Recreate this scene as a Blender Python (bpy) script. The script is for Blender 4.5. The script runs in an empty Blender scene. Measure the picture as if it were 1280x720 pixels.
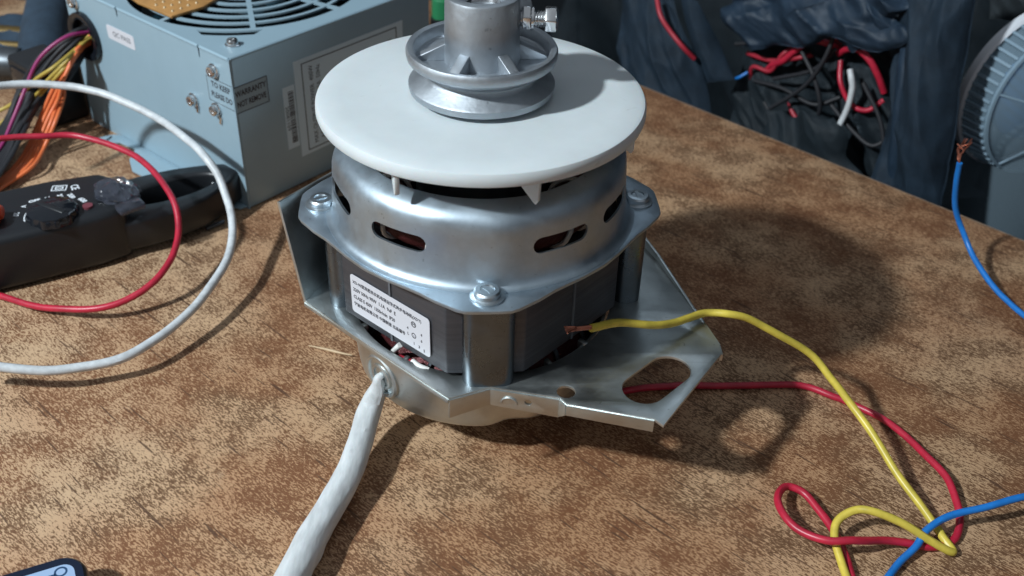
import bpy, bmesh, math, random
from mathutils import Vector, Matrix, noise
random.seed(7)
S = bpy.context.scene
COL = S.collection
V = Vector
pi = math.pi

# ------------------------------------------------------------------ camera
TH, ROLL, FPX = 0.6268, 0.0306, 1336.2
CAM = V((0.01304, -0.35185, 0.30522))
fw = V((0, math.cos(TH), -math.sin(TH)))
rt0 = V((1, 0, 0)); up0 = rt0.cross(fw)
rt = rt0 * math.cos(ROLL) + up0 * math.sin(ROLL)
up = -rt0 * math.sin(ROLL) + up0 * math.cos(ROLL)
cd = bpy.data.cameras.new('camera'); co = bpy.data.objects.new('camera', cd); COL.objects.link(co)
m = Matrix.Identity(4)
for i in range(3):
    m[i][0] = rt[i]; m[i][1] = up[i]; m[i][2] = -fw[i]; m[i][3] = CAM[i]
co.matrix_world = m
cd.sensor_width = 36; cd.lens = 36 * FPX / 1280
cd.clip_start = 0.01; cd.clip_end = 50
cd.dof.use_dof = True; cd.dof.focus_distance = 0.40; cd.dof.aperture_fstop = 15
S.camera = co
S.render.resolution_x, S.render.resolution_y = 1024, 576

# ------------------------------------------------------------------ light
S.view_settings.view_transform = 'Standard'; S.view_settings.look = 'None'
S.view_settings.exposure = 0.08; S.view_settings.gamma = 1
w = bpy.data.worlds.new('World'); S.world = w; w.use_nodes = True
nt = w.node_tree; bg = nt.nodes['Background']
tc = nt.nodes.new('ShaderNodeTexCoord'); sp = nt.nodes.new('ShaderNodeSeparateXYZ')
rm = nt.nodes.new('ShaderNodeMapRange'); mx = nt.nodes.new('ShaderNodeMix'); mx.data_type = 'RGBA'
nt.links.new(tc.outputs['Generated'], sp.inputs[0]); nt.links.new(sp.outputs[2], rm.inputs[0])
rm.inputs[1].default_value = -0.3; rm.inputs[2].default_value = 1.0
mx.inputs[6].default_value = (0.056, 0.060, 0.067, 1); mx.inputs[7].default_value = (0.26, 0.285, 0.315, 1)
nt.links.new(rm.outputs[0], mx.inputs[0]); nt.links.new(mx.outputs[2], bg.inputs[0])
bg.inputs[1].default_value = 0.98

def area(name, loc, target, size, power, col):
    ld = bpy.data.lights.new(name, 'AREA'); ld.shape = 'DISK'; ld.size = size; ld.energy = power; ld.color = col
    o = bpy.data.objects.new(name, ld); COL.objects.link(o); o.location = loc
    o.rotation_euler = (V(target) - V(loc)).to_track_quat('-Z', 'Y').to_euler()
    return o
area('lamp', (-0.954, -0.597, 1.073), (0, 0, 0.05), 0.085, 29, (0.88, 0.96, 1.0))
area('soft_fill', (0.5, 1.6, 1.5), (0, 0, 0.05), 0.9, 5, (0.68, 0.84, 1.0))  # added soft fill for gradients on the metal, no real window there

# ------------------------------------------------------------------ helpers
def at(x, y, z):                       # point of height z (mm) seen at photo pixel x, y -> metres
    d = rt * ((x - 640) / FPX) - up * ((y - 360) / FPX) + fw
    return CAM + d * ((z / 1000 - CAM.z) / d.z)

def tag(o, label=None, cat=None, group=None, kind=None):
    if label: o['label'] = label
    if cat: o['category'] = cat
    if group: o['group'] = group
    if kind: o['kind'] = kind
    return o
def empty(name, loc=(0, 0, 0), rz=0):
    o = bpy.data.objects.new(name, None); COL.objects.link(o); o.empty_display_size = .01
    o.location = loc; o.rotation_euler = (0, 0, rz); return o

def setc(n, k, v):
    if k in n.inputs: n.inputs[k].default_value = v
def mat(name, col, rough=.5, metal=0, var=0, vscale=200, bump=0, bscale=800, stretch=(1, 1, 1), col2=None, rvar=0, spec=None, trans=0, emis=None, sub=0, coat=0):
    m = bpy.data.materials.new(name); m.use_nodes = True
    nt = m.node_tree; N = nt.nodes; Lk = nt.links; b = N['Principled BSDF']
    b.inputs['Base Color'].default_value = (*col, 1); b.inputs['Roughness'].default_value = rough
    b.inputs['Metallic'].default_value = metal
    if spec is not None: setc(b, 'Specular IOR Level', spec)
    if trans: setc(b, 'Transmission Weight', trans)
    if coat: setc(b, 'Coat Weight', coat)
    if sub: setc(b, 'Subsurface Weight', sub); setc(b, 'Subsurface Scale', .004)
    if emis: setc(b, 'Emission Color', (*emis[0], 1)); setc(b, 'Emission Strength', emis[1])
    if var or bump or rvar:
        t = N.new('ShaderNodeTexCoord'); mp = N.new('ShaderNodeMapping'); mp.inputs['Scale'].default_value = stretch
        Lk.new(t.outputs['Object'], mp.inputs[0])
        n1 = N.new('ShaderNodeTexNoise'); n1.inputs['Scale'].default_value = vscale; n1.inputs['Detail'].default_value = 6; n1.inputs['Roughness'].default_value = .65
        Lk.new(mp.outputs[0], n1.inputs[0])
        if var:
            cr = N.new('ShaderNodeMix'); cr.data_type = 'RGBA'
            c2 = col2 or tuple(c * (1 - var) for c in col)
            r = N.new('ShaderNodeMapRange'); r.inputs[1].default_value = .35; r.inputs[2].default_value = .68
            Lk.new(n1.outputs[0], r.inputs[0]); Lk.new(r.outputs[0], cr.inputs[0])
            cr.inputs[6].default_value = (*col, 1); cr.inputs[7].default_value = (*c2, 1)
            Lk.new(cr.outputs[2], b.inputs['Base Color'])
        if rvar:
            r = N.new('ShaderNodeMapRange'); r.inputs[1].default_value = .3; r.inputs[2].default_value = .7
            r.inputs[3].default_value = max(.02, rough - rvar); r.inputs[4].default_value = rough + rvar
            Lk.new(n1.outputs[0], r.inputs[0]); Lk.new(r.outputs[0], b.inputs['Roughness'])
        if bump:
            n2 = N.new('ShaderNodeTexNoise'); n2.inputs['Scale'].default_value = bscale; n2.inputs['Detail'].default_value = 4
            Lk.new(mp.outputs[0], n2.inputs[0])
            bp = N.new('ShaderNodeBump'); bp.inputs['Strength'].default_value = bump; bp.inputs['Distance'].default_value = .0004
            Lk.new(n2.outputs[0], bp.inputs['Height']); Lk.new(bp.outputs[0], b.inputs['Normal'])
    return m

def metal_mat(name, col, rough, dirt=.35, bump=.25):
    """galvanised / stamped sheet: blotchy zinc, small dark specks and fine scratches"""
    m = mat(name, col, rough, 1.0, rvar=.10, vscale=70, bump=bump, bscale=240)
    nt = m.node_tree; N = nt.nodes; Lk = nt.links; b = N['Principled BSDF']
    t = N.new('ShaderNodeTexCoord')
    n1 = N.new('ShaderNodeTexNoise'); n1.inputs['Scale'].default_value = 55; n1.inputs['Detail'].default_value = 8; n1.inputs['Roughness'].default_value = .7
    n2 = N.new('ShaderNodeTexNoise'); n2.inputs['Scale'].default_value = 420; n2.inputs['Detail'].default_value = 2
    for n in (n1, n2): Lk.new(t.outputs['Object'], n.inputs[0])
    r1 = N.new('ShaderNodeMapRange'); r1.inputs[1].default_value = .38; r1.inputs[2].default_value = .66; r1.inputs[4].default_value = dirt
    r2 = N.new('ShaderNodeMapRange'); r2.inputs[1].default_value = .70; r2.inputs[2].default_value = .76; r2.inputs[4].default_value = .55
    Lk.new(n1.outputs[0], r1.inputs[0]); Lk.new(n2.outputs[0], r2.inputs[0])
    a = N.new('ShaderNodeMath'); a.operation = 'MAXIMUM'; Lk.new(r1.outputs[0], a.inputs[0]); Lk.new(r2.outputs[0], a.inputs[1])
    mpx = N.new('ShaderNodeMapping'); mpx.inputs['Rotation'].default_value = (.3, .2, .7); mpx.inputs['Scale'].default_value = (18, 900, 900); Lk.new(t.outputs['Object'], mpx.inputs[0])
    n3 = N.new('ShaderNodeTexNoise'); n3.inputs['Scale'].default_value = 1; n3.inputs['Detail'].default_value = 2; Lk.new(mpx.outputs[0], n3.inputs[0])
    r3 = N.new('ShaderNodeMapRange'); r3.inputs[1].default_value = .66; r3.inputs[2].default_value = .74; r3.inputs[4].default_value = .35; Lk.new(n3.outputs[0], r3.inputs[0])
    a0 = a; a = N.new('ShaderNodeMath'); a.operation = 'MAXIMUM'; Lk.new(a0.outputs[0], a.inputs[0]); Lk.new(r3.outputs[0], a.inputs[1])
    c = N.new('ShaderNodeMix'); c.data_type = 'RGBA'
    c.inputs[6].default_value = (*col, 1); c.inputs[7].default_value = (col[0] * .42, col[1] * .43, col[2] * .43, 1)
    Lk.new(a.outputs[0], c.inputs[0]); Lk.new(c.outputs[2], b.inputs['Base Color'])
    return m

def table_mat():
    m = bpy.data.materials.new('printed_vinyl'); m.use_nodes = True
    nt = m.node_tree; N = nt.nodes; Lk = nt.links; b = N['Principled BSDF']
    t = N.new('ShaderNodeTexCoord')
    def nz(scale, sx, sy, det=3, rough=.6, rot=0.0, dist=0):
        mp = N.new('ShaderNodeMapping'); mp.vector_type = 'TEXTURE'
        mp.inputs['Rotation'].default_value = (0, 0, rot); mp.inputs['Scale'].default_value = (sx, sy, 1)
        Lk.new(t.outputs['Object'], mp.inputs[0])
        n = N.new('ShaderNodeTexNoise'); n.inputs['Scale'].default_value = scale; n.inputs['Detail'].default_value = det
        n.inputs['Roughness'].default_value = rough; n.inputs['Distortion'].default_value = dist
        Lk.new(mp.outputs[0], n.inputs[0]); return n.outputs[0]
    def math_(op, a, b_, c=None):
        n = N.new('ShaderNodeMath'); n.operation = op
        for i, v in enumerate((a, b_, c)):
            if v is None: continue
            if isinstance(v, (int, float)): n.inputs[i].default_value = v
            else: Lk.new(v, n.inputs[i])
        return n.outputs[0]
    def ramp(v, lo, hi, a=0, c=1):
        n = N.new('ShaderNodeMapRange'); n.interpolation_type = 'SMOOTHSTEP'
        for i, q in ((1, lo), (2, hi), (3, a), (4, c)): n.inputs[i].default_value = q
        Lk.new(v, n.inputs[0]); return n.outputs[0]
    def mixc(f, a, c):
        n = N.new('ShaderNodeMix'); n.data_type = 'RGBA'
        if isinstance(f, (int, float)): n.inputs[0].default_value = f
        else: Lk.new(f, n.inputs[0])
        for i, q in ((6, a), (7, c)):
            if isinstance(q, tuple): n.inputs[i].default_value = (*q, 1)
            else: Lk.new(q, n.inputs[i])
        return n.outputs[2]
    fleck = nz(1350, 2.6, .9, 3, .7, 0.08, .5)          # short crumbs
    fleck2 = nz(760, 4.2, .6, 2, .5, 0.0, .2)         # streaks with the grain (local x)
    stroke = nz(330, 9.0, .55, 1, .4, 0.02)           # long dark strokes
    blot = nz(55, 1.15, 1, 5, .6, .3)
    blot2 = nz(17, 1.2, 1, 4, .55, .7)
    sx = N.new('ShaderNodeSeparateXYZ'); Lk.new(t.outputs['Object'], sx.inputs[0])
    zone = math_('ADD', math_('MULTIPLY', nz(6, 1, 1, 3, .5), .9), math_('MULTIPLY', math_('ADD', math_('MULTIPLY', sx.outputs[0], .8), sx.outputs[1]), .75))   # paler towards the near left corner
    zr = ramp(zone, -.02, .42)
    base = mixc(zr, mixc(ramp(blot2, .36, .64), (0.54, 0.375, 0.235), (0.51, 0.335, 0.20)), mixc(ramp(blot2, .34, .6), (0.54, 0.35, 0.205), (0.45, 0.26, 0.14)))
    redz = ramp(nz(11, 1, 1, 3, .5, 2.1), .5, .68)
    base = mixc(math_('MULTIPLY', redz, .35), base, (0.44, 0.235, 0.13))
    dens = ramp(blot, .34, .64, -.055, .045)
    dens2 = ramp(blot2, .35, .65, -.025, .015)
    k = math_('ADD', math_('ADD', math_('ADD', fleck, dens), dens2), math_('MULTIPLY', zr, .034))
    m1 = ramp(k, .500, .535)
    m2 = ramp(math_('ADD', fleck2, dens), .565, .62)
    m3 = ramp(math_('ADD', stroke, math_('MULTIPLY', dens, .5)), .67, .71)
    dark = mixc(ramp(blot2, .4, .6), (0.135, 0.068, 0.033), (0.170, 0.070, 0.031))
    c = mixc(math_('MULTIPLY', m1, .95), base, dark)
    c = mixc(math_('MULTIPLY', m2, .75), c, dark)
    c = mixc(math_('MULTIPLY', m3, .85), c, (0.085, 0.042, 0.024))
    worn = ramp(nz(34, 1, 1.5, 5, .6, 1.1), .66, .78)
    c = mixc(math_('MULTIPLY', worn, .6), c, (0.43, 0.31, 0.20))
    Lk.new(c, b.inputs['Base Color'])
    b.inputs['Roughness'].default_value = .62; setc(b, 'Specular IOR Level', .3)
    Lk.new(ramp(blot, .3, .7, .5, .72), b.inputs['Roughness'])
    bp = N.new('ShaderNodeBump'); bp.inputs['Strength'].default_value = .3; bp.inputs['Distance'].default_value = .0003
    Lk.new(k, bp.inputs['Height']); Lk.new(bp.outputs[0], b.inputs['Normal'])
    return m

M = {}
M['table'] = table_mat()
M['table_edge'] = mat('board_edge', (0.33, 0.24, 0.17), .6, var=.4, vscale=300)
M['zinc'] = metal_mat('zinc_plated_steel', (0.53, 0.59, 0.63), .38, .30)
M['zinc_dome'] = metal_mat('stamped_housing_steel', (0.47, 0.555, 0.625), .47, .30, .12)
M['bracket'] = metal_mat('galvanised_bracket', (0.60, 0.64, 0.635), .42, .22)
M['cast'] = metal_mat('cast_aluminium', (0.47, 0.51, 0.55), .55, .25, .5)
M['machined'] = metal_mat('machined_aluminium', (0.60, 0.62, 0.65), .30, .15, .1)
M['bolt'] = metal_mat('bright_zinc', (0.72, 0.73, 0.74), .22, .2, .1)
M['post'] = metal_mat('post_steel', (0.17, 0.20, 0.23), .30, .35)
M['stator'] = mat('lamination', (0.095, 0.098, 0.112), .42, .6, var=.25, vscale=130, bump=.25, bscale=1100, stretch=(.15, .15, 4), rvar=.08)
M['copper_winding'] = mat('varnished_winding', (0.085, 0.018, 0.02), .3, .5, bump=.8, bscale=900, stretch=(1, 1, 5))
M['lacing'] = mat('white_lacing', (0.72, 0.72, 0.70), .7)
M['nylon'] = mat('white_nylon', (0.60, 0.655, 0.675), .40, var=.10, vscale=28, bump=.08, bscale=300, sub=.12, spec=.45)
M['label'] = mat('label_foil', (0.66, 0.68, 0.74), .4, .15)
M['ink'] = mat('black_ink', (0.03, 0.03, 0.04), .6)
M['ink_grey'] = mat('grey_ink', (0.10, 0.11, 0.125), .6)
M['sleeve'] = mat('white_sleeve', (0.62, 0.655, 0.67), .6, var=.28, vscale=160, bump=.55, bscale=420, stretch=(1.4, .35, 1), sub=.05)
M['white_wire'] = mat('white_insulation', (0.63, 0.665, 0.69), .42, var=.3, vscale=200)
M['red_wire'] = mat('red_insulation', (0.50, 0.018, 0.048), .38, var=.35, vscale=120, sub=.05)
M['red_dull'] = mat('red_insulation_dull', (0.33, 0.018, 0.035), .45)
M['yellow_wire'] = mat('yellow_insulation', (0.66, 0.52, 0.075), .38, var=.3, vscale=150)
M['blue_wire'] = mat('blue_insulation', (0.010, 0.18, 0.58), .38, var=.3, vscale=120)
M['copper'] = mat('bare_copper', (0.55, 0.20, 0.13), .35, .9, var=.4, vscale=900)
M['orange_wire'] = mat('orange_insulation', (0.72, 0.17, 0.055), .4)
M['magenta_wire'] = mat('purple_insulation', (0.26, 0.02, 0.12), .4)
M['dyellow_wire'] = mat('dull_yellow_insulation', (0.42, 0.31, 0.06), .45)
M['black_wire'] = mat('black_insulation', (0.012, 0.013, 0.017), .6)
M['psu'] = mat('grey_blue_case', (0.275, 0.395, 0.47), .42, .05, var=.07, vscale=25, bump=.06, bscale=900, rvar=.05)
M['psu_in'] = mat('dark_interior', (0.006, 0.022, 0.034), .6)
M['fan_blade'] = mat('dark_fan', (0.008, 0.03, 0.045), .4)
M['black_plastic'] = mat('black_plastic', (0.011, 0.013, 0.016), .38, bump=.2, bscale=1500)
M['black_gloss'] = mat('black_gloss', (0.008, 0.010, 0.014), .12)
M['film'] = mat('crumpled_film', (0.07, 0.08, 0.11), .12, .0, var=.6, vscale=170, bump=1, bscale=160, coat=1)
M['white_print'] = mat('white_print', (0.75, 0.80, 0.85), .6)
M['orange_plastic'] = mat('orange_plastic', (0.75, 0.085, 0.025), .35)
M['button'] = mat('dull_red_button', (0.16, 0.04, 0.055), .5)
M['pcb'] = mat('phenolic_board', (0.46, 0.235, 0.075), .45, var=.3, vscale=90)
M['solder'] = mat('solder_dot', (0.62, 0.50, 0.32), .35, .5)
M['cloth'] = mat('dark_blue_cloth', (0.026, 0.052, 0.085), .75, var=.4, vscale=60, bump=.5, bscale=500)
M['nylon_cloth'] = mat('navy_nylon', (0.036, 0.070, 0.118), .55, var=.35, vscale=40, bump=.2, bscale=260)
M['black_cloth'] = mat('black_cloth', (0.024, 0.038, 0.050), .7, var=.3, vscale=50, bump=.4, bscale=300)
M['grey_cloth'] = mat('grey_cloth', (0.075, 0.095, 0.11), .8, var=.3, vscale=60)
M['dark_wall'] = mat('dark_wall', (0.010, 0.016, 0.022), .9, var=.4, vscale=6)
M['clear'] = mat('clear_plastic', (0.55, 0.70, 0.82), .16, trans=.9, bump=.1, bscale=200)
M['clear_rib'] = mat('frosted_plastic', (0.26, 0.37, 0.46), .4, trans=.5)
M['frost'] = mat('frosted_rim', (0.78, 0.82, 0.88), .5, trans=.2)
M['blue_plastic'] = mat('blue_plastic', (0.03, 0.14, 0.36), .4)
M['brass'] = mat('old_brass', (0.22, 0.15, 0.055), .55, .7, var=.5, vscale=60)
M['dark_metal'] = mat('dull_metal', (0.16, 0.18, 0.20), .4, .8, var=.5, vscale=40)
M['phone_rim'] = mat('phone_rim', (0.14, 0.13, 0.13), .28, .8)
M['screen'] = mat('lit_screen', (0.02, 0.03, 0.05), .1, emis=((0.38, 0.58, 0.88), .8))
M['icon'] = mat('screen_icon', (0.02, 0.06, 0.14), .2)
M['screen_black'] = mat('phone_glass', (0.006, 0.012, 0.03), .06)
M['green'] = mat('green_plastic', (0.02, 0.20, 0.08), .5)

for k_, a_ in (('clear', .22), ('clear_rib', .75), ('film', .55)):
    b_ = M[k_].node_tree.nodes['Principled BSDF']; b_.inputs['Alpha'].default_value = a_; setc(b_, 'Transmission Weight', 0.0)
nt_ = M['nylon'].node_tree; b_ = nt_.nodes['Principled BSDF']; src = b_.inputs['Base Color'].links[0].from_socket
t_ = nt_.nodes.new('ShaderNodeTexCoord'); n_1 = nt_.nodes.new('ShaderNodeTexNoise'); n_1.inputs['Scale'].default_value = 75; n_1.inputs['Detail'].default_value = 5; n_1.inputs['Distortion'].default_value = 1.5
r_1 = nt_.nodes.new('ShaderNodeMapRange'); r_1.inputs[1].default_value = .69; r_1.inputs[2].default_value = .76; r_1.inputs[4].default_value = .4
m_1 = nt_.nodes.new('ShaderNodeMix'); m_1.data_type = 'RGBA'; m_1.inputs[7].default_value = (.30, .31, .30, 1)
nt_.links.new(t_.outputs['Object'], n_1.inputs[0]); nt_.links.new(n_1.outputs[0], r_1.inputs[0]); nt_.links.new(r_1.outputs[0], m_1.inputs[0]); nt_.links.new(src, m_1.inputs[6]); nt_.links.new(m_1.outputs[2], b_.inputs['Base Color'])
M['clear'].node_tree.nodes['Principled BSDF'].inputs['Base Color'].default_value = (.35, .5, .62, 1)
class MB:
    def __init__(s): s.b = bmesh.new()
    def box(s, c, d, rz=0, R=None):
        r = R or Matrix.Rotation(rz, 4, 'Z')
        bmesh.ops.create_cube(s.b, size=1, matrix=Matrix.Translation(c) @ r @ Matrix.Diagonal((*d, 1))); return s
    def cyl(s, p0, p1, r0, r1=None, n=32, cap=True, rot=0):
        p0, p1 = V(p0), V(p1); d = p1 - p0
        q = d.to_track_quat('Z', 'Y').to_matrix().to_4x4()
        bmesh.ops.create_cone(s.b, cap_ends=cap, segments=n, radius1=r0, radius2=r0 if r1 is None else r1, depth=d.length,
                              matrix=Matrix.Translation((p0 + p1) / 2) @ q @ Matrix.Rotation(rot, 4, 'Z')); return s
    def lathe(s, prof, n=96, closed=False, fn=None, M4=None, a0=0, a1=2 * pi):
        full = abs(a1 - a0 - 2 * pi) < 1e-6; k = n if full else n + 1
        rings = []
        for i in range(k):
            a = a0 + (a1 - a0) * i / n; ring = []
            for (r, z) in prof:
                rr = fn(r, z, a) if fn else r
                p = V((rr * math.cos(a), rr * math.sin(a), z))
                ring.append(s.b.verts.new(M4 @ p if M4 else p))
            rings.append(ring)
        m_ = len(prof)
        for i in range(n):
            A, B = rings[i], rings[(i + 1) % k]
            for j in range(m_ if closed else m_ - 1):
                q = (A[j], B[j], B[(j + 1) % m_], A[(j + 1) % m_])
                s.b.faces.new(q)
        bmesh.ops.remove_doubles(s.b, verts=s.b.verts, dist=1e-6); return s
    def prism(s, pts, z0, z1, M4=None):
        A = [s.b.verts.new((M4 @ V((*p, z0))) if M4 else (*p, z0)) for p in pts]
        B = [s.b.verts.new((M4 @ V((*p, z1))) if M4 else (*p, z1)) for p in pts]
        n = len(pts)
        s.b.faces.new(A[::-1]); s.b.faces.new(B)
        for i in range(n): s.b.faces.new((A[i], A[(i + 1) % n], B[(i + 1) % n], B[i]))
        return s
    def tube(s, pts, r, n=12, sub=6, wob=0, jit=0):
        P = spline([V(p) for p in pts], sub)
        if jit: P = [p + noise.noise_vector(p * 55) * jit * (1, 1, .3)[0] for p in P]
        R = r if callable(r) else (lambda t: r)
        tan = [(P[min(i + 1, len(P) - 1)] - P[max(i - 1, 0)]).normalized() for i in range(len(P))]
        nrm = tan[0].orthogonal().normalized(); prev = None
        for i, p in enumerate(P):
            if i: nrm = (nrm - tan[i] * nrm.dot(tan[i])).normalized()
            bn = tan[i].cross(nrm); rad = R(i / (len(P) - 1))
            ring = []
            for j in range(n):
                a = 2 * pi * j / n; rr = rad * (1 + (wob * noise.noise(V((p.x * 90 + 3 * math.cos(a), p.y * 90 + 3 * math.sin(a), p.z * 90))) if wob else 0))
                ring.append(s.b.verts.new(p + (nrm * math.cos(a) + bn * math.sin(a)) * rr))
            if prev:
                for j in range(n): s.b.faces.new((prev[j], prev[(j + 1) % n], ring[(j + 1) % n], ring[j]))
            else: s.b.faces.new(ring[::-1])
            prev = ring
        s.b.faces.new(prev); return s
    def ball(s, c, r, sc=(1, 1, 1), n=16):
        bmesh.ops.create_uvsphere(s.b, u_segments=n, v_segments=n // 2, radius=r, matrix=Matrix.Translation(c) @ Matrix.Diagonal((*sc, 1))); return s
    def build(s, name, mt, parent=None, ang=38, bev=0, segs=2, loc=None):
        bmesh.ops.recalc_face_normals(s.b, faces=s.b.faces)
        me = bpy.data.meshes.new(name); s.b.to_mesh(me); s.b.free()
        return link(name, me, mt, parent, ang, bev, segs, loc)
def smooth(me, ang=38):
    b = bmesh.new(); b.from_mesh(me); t = math.radians(ang)
    for f in b.faces: f.smooth = True
    for e in b.edges: e.smooth = not (len(e.link_faces) == 2 and e.calc_face_angle(0) > t)
    b.to_mesh(me); b.free()
def link(name, me, mt, parent=None, ang=38, bev=0, segs=2, loc=None):
    if bev:
        o = bpy.data.objects.new('tmp', me); COL.objects.link(o)
        md = o.modifiers.new('b', 'BEVEL'); md.width = bev; md.segments = segs; md.limit_method = 'ANGLE'; md.angle_limit = math.radians(40)
        me2 = evalmesh(o); bpy.data.objects.remove(o); me = me2; ang = max(ang, 46) if segs > 1 else ang
    smooth(me, ang)
    me.materials.clear(); me.materials.append(mt); me.name = name
    o = bpy.data.objects.new(name, me); COL.objects.link(o)
    if parent is not None: o.parent = parent
    if loc is not None: o.location = loc
    return o
def evalmesh(o):
    dg = bpy.context.evaluated_depsgraph_get(); dg.update()
    return bpy.data.meshes.new_from_object(o.evaluated_get(dg), depsgraph=dg)
def spline(P, sub):
    if len(P) < 3: return P
    out = []
    Q = [2 * P[0] - P[1]] + P + [2 * P[-1] - P[-2]]
    for i in range(1, len(Q) - 2):
        a, b, c, d = Q[i - 1:i + 3]
        for k in range(sub):
            t = k / sub
            out.append(.5 * ((2 * b) + (c - a) * t + (2 * a - 5 * b + 4 * c - d) * t * t + (3 * b - a - 3 * c + d) * t ** 3))
    out.append(P[-1]); return out
def sheet(outlines, t, bevel=0):
    """flat sheet with holes: filled 2D curve, thickness t centred on z=0 -> mesh"""
    cu = bpy.data.curves.new('c', 'CURVE'); cu.dimensions = '2D'; cu.fill_mode = 'BOTH'
    cu.extrude = t / 2 - bevel; cu.bevel_depth = bevel; cu.bevel_resolution = 1
    if bevel: cu.offset = -bevel
    for pts in outlines:
        sp_ = cu.splines.new('POLY'); sp_.points.add(len(pts) - 1)
        for q, p in zip(sp_.points, pts): q.co = (p[0], p[1], 0, 1)
        sp_.use_cyclic_u = True
    o = bpy.data.objects.new('c', cu); COL.objects.link(o)
    me = evalmesh(o); bpy.data.objects.remove(o)
    b = bmesh.new(); b.from_mesh(me); bmesh.ops.remove_doubles(b, verts=b.verts, dist=1e-6); bmesh.ops.recalc_face_normals(b, faces=b.faces); b.to_mesh(me); b.free()
    return me
def xform(me, M4): me.transform(M4); return me
def circle(cx, cy, r, n=48): return [(cx + r * math.cos(2 * pi * i / n), cy + r * math.sin(2 * pi * i / n)) for i in range(n)]
def obround(p0, p1, r, n=10):
    p0, p1 = V(p0), V(p1); a = math.atan2((p1 - p0).y, (p1 - p0).x)
    out = [(p1.x + r * math.cos(a + t), p1.y + r * math.sin(a + t)) for t in [-pi / 2 + pi * i / n for i in range(n + 1)]]
    out += [(p0.x + r * math.cos(a + t), p0.y + r * math.sin(a + t)) for t in [pi / 2 + pi * i / n for i in range(n + 1)]]
    return out
def rrect(w_, h, r, n=6, cx=0, cy=0):
    out = []
    for (sx, sy, a) in ((1, 1, 0), (-1, 1, pi / 2), (-1, -1, pi), (1, -1, 1.5 * pi)):
        for i in range(n + 1):
            t = a + pi / 2 * i / n
            out.append((cx + sx * (w_ / 2 - r) + r * math.cos(t), cy + sy * (h / 2 - r) + r * math.sin(t)))
    return out
def text(name, s, size, mt, parent, M4, t=.00008, align='CENTER', xs=1.0, spacing=1.0, offset=0.0):
    cu = bpy.data.curves.new('t', 'FONT'); cu.body = s; cu.size = size; cu.align_x = align; cu.align_y = 'CENTER'; cu.extrude = t
    cu.resolution_u = 2; cu.space_line = spacing; cu.offset = offset
    o = bpy.data.objects.new('t', cu); COL.objects.link(o); me = evalmesh(o); bpy.data.objects.remove(o)
    me.transform(M4 @ Matrix.Diagonal((xs, 1, 1, 1)))
    return link(name, me, mt, parent)
def frame(o, x, y, z=None):
    """matrix with origin o and local axes x,y (z = x cross y)"""
    x = V(x).normalized(); y = V(y).normalized(); z = x.cross(y)
    m_ = Matrix.Identity(4)
    for i in range(3): m_[i][0] = x[i]; m_[i][1] = y[i]; m_[i][2] = z[i]; m_[i][3] = o[i]
    return m_
def copy(o, parent=None, loc=None, rz=None):
    c = o.copy(); COL.objects.link(c)
    if parent is not None: c.parent = parent
    if loc is not None: c.location = loc
    if rz is not None: c.rotation_euler = (0, 0, rz)
    return c

# ------------------------------------------------------------------ setting
E0 = V((.0964, .3018, 0)); EE = V((.7305, -.6829, 0)); EN = V((.6829, .7305, 0))    # table edge: origin, along, outwards
def ed(s, d, z): return E0 + EE * (s / 1000) + EN * (d / 1000) + V((0, 0, z / 1000))
tb = empty('work_table', E0, math.atan2(EE.y, EE.x))
tag(tb, 'brown work table with a speckled cork patterned top under the motor', 'table')
# local x runs along the edge, local y outwards
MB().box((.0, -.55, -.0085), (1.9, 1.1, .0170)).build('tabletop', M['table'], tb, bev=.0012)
MB().box((.0, .0015, -.0096), (1.9, .0028, .0165)).build('edge_band', M['table_edge'], tb, bev=.0006)
for i, (sx, sy) in enumerate(((-.9, -.05), (.9, -.05), (-.9, -1.05), (.9, -1.05))):
    MB().box((sx, sy, -.36), (.05, .05, .68)).build('leg', M['table_edge'], tb, bev=.003)
fl = MB().box((0, 0, -.71), (6, 6, .02)).build('floor', M['dark_wall']); tag(fl, kind='structure')
wl = MB().box((0, 0, 0), (5, .05, 3)).build('wall', M['dark_wall']); tag(wl, kind='structure')
wl.location = ed(0, 1100, 600); wl.rotation_euler = (0, 0, math.atan2(EE.y, EE.x))

# ------------------------------------------------------------------ motor
A0 = math.radians(-85.5)
mo = empty('electric_motor', (0, 0, 0)); tag(mo, 'silver washing machine motor with white fan disc and pulley standing on the brown table', 'motor')
def pol(r, a, z=0): return V((r * math.cos(a), r * math.sin(a), z))

# lower housing (bowl) with a pressed recess in front
def bowlfn(r, z, a):
    k = 1
    for c, w_, dd in ((-1.28, .13, .055), (.4, .2, .05), (2.0, .2, .05)):
        d = (a - c + pi) % (2 * pi) - pi
        k -= dd * math.exp(-(d / w_) ** 2) * max(0, min(1, (.036 - z) / .014))
    return r * k
prof = [(0.0001, .0006), (.0255, .0006), (.0275, .002), (.028, .006), (.029, .0125), (.032, .0152), (.040, .0160), (.0455, .0172), (.0485, .0190), (.0502, .0215), (.0508, .026), (.0514, .034), (.0520, .0465),
        (.0508, .0465), (.0502, .034), (.0494, .026), (.0486, .0225), (.044, .0190), (.0001, .0180)]
lower = MB().lathe(prof, 128, fn=bowlfn).build('lower_housing', M['bracket'], mo)

# stator: rounded square, flat faces between the posts
hs = .0476
st = []
for k in range(4):
    a = A0 + pi / 4 + k * pi / 2
    n_ = V((math.cos(a), math.sin(a))); tdir = V((-n_.y, n_.x))
    for u_ in (-.0300, -.0275, -.0200, -.010, .010, .0200, .0275, .0300): st.append(tuple(n_ * (hs + .0004 * (1 - (u_ / .0275) ** 2) - (.0022 if abs(u_) > .029 else 0)) + tdir * u_))
stator = MB().prism(st, .0500, .0886).build('stator', M['stator'], mo, bev=.0006, ang=60)
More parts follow.
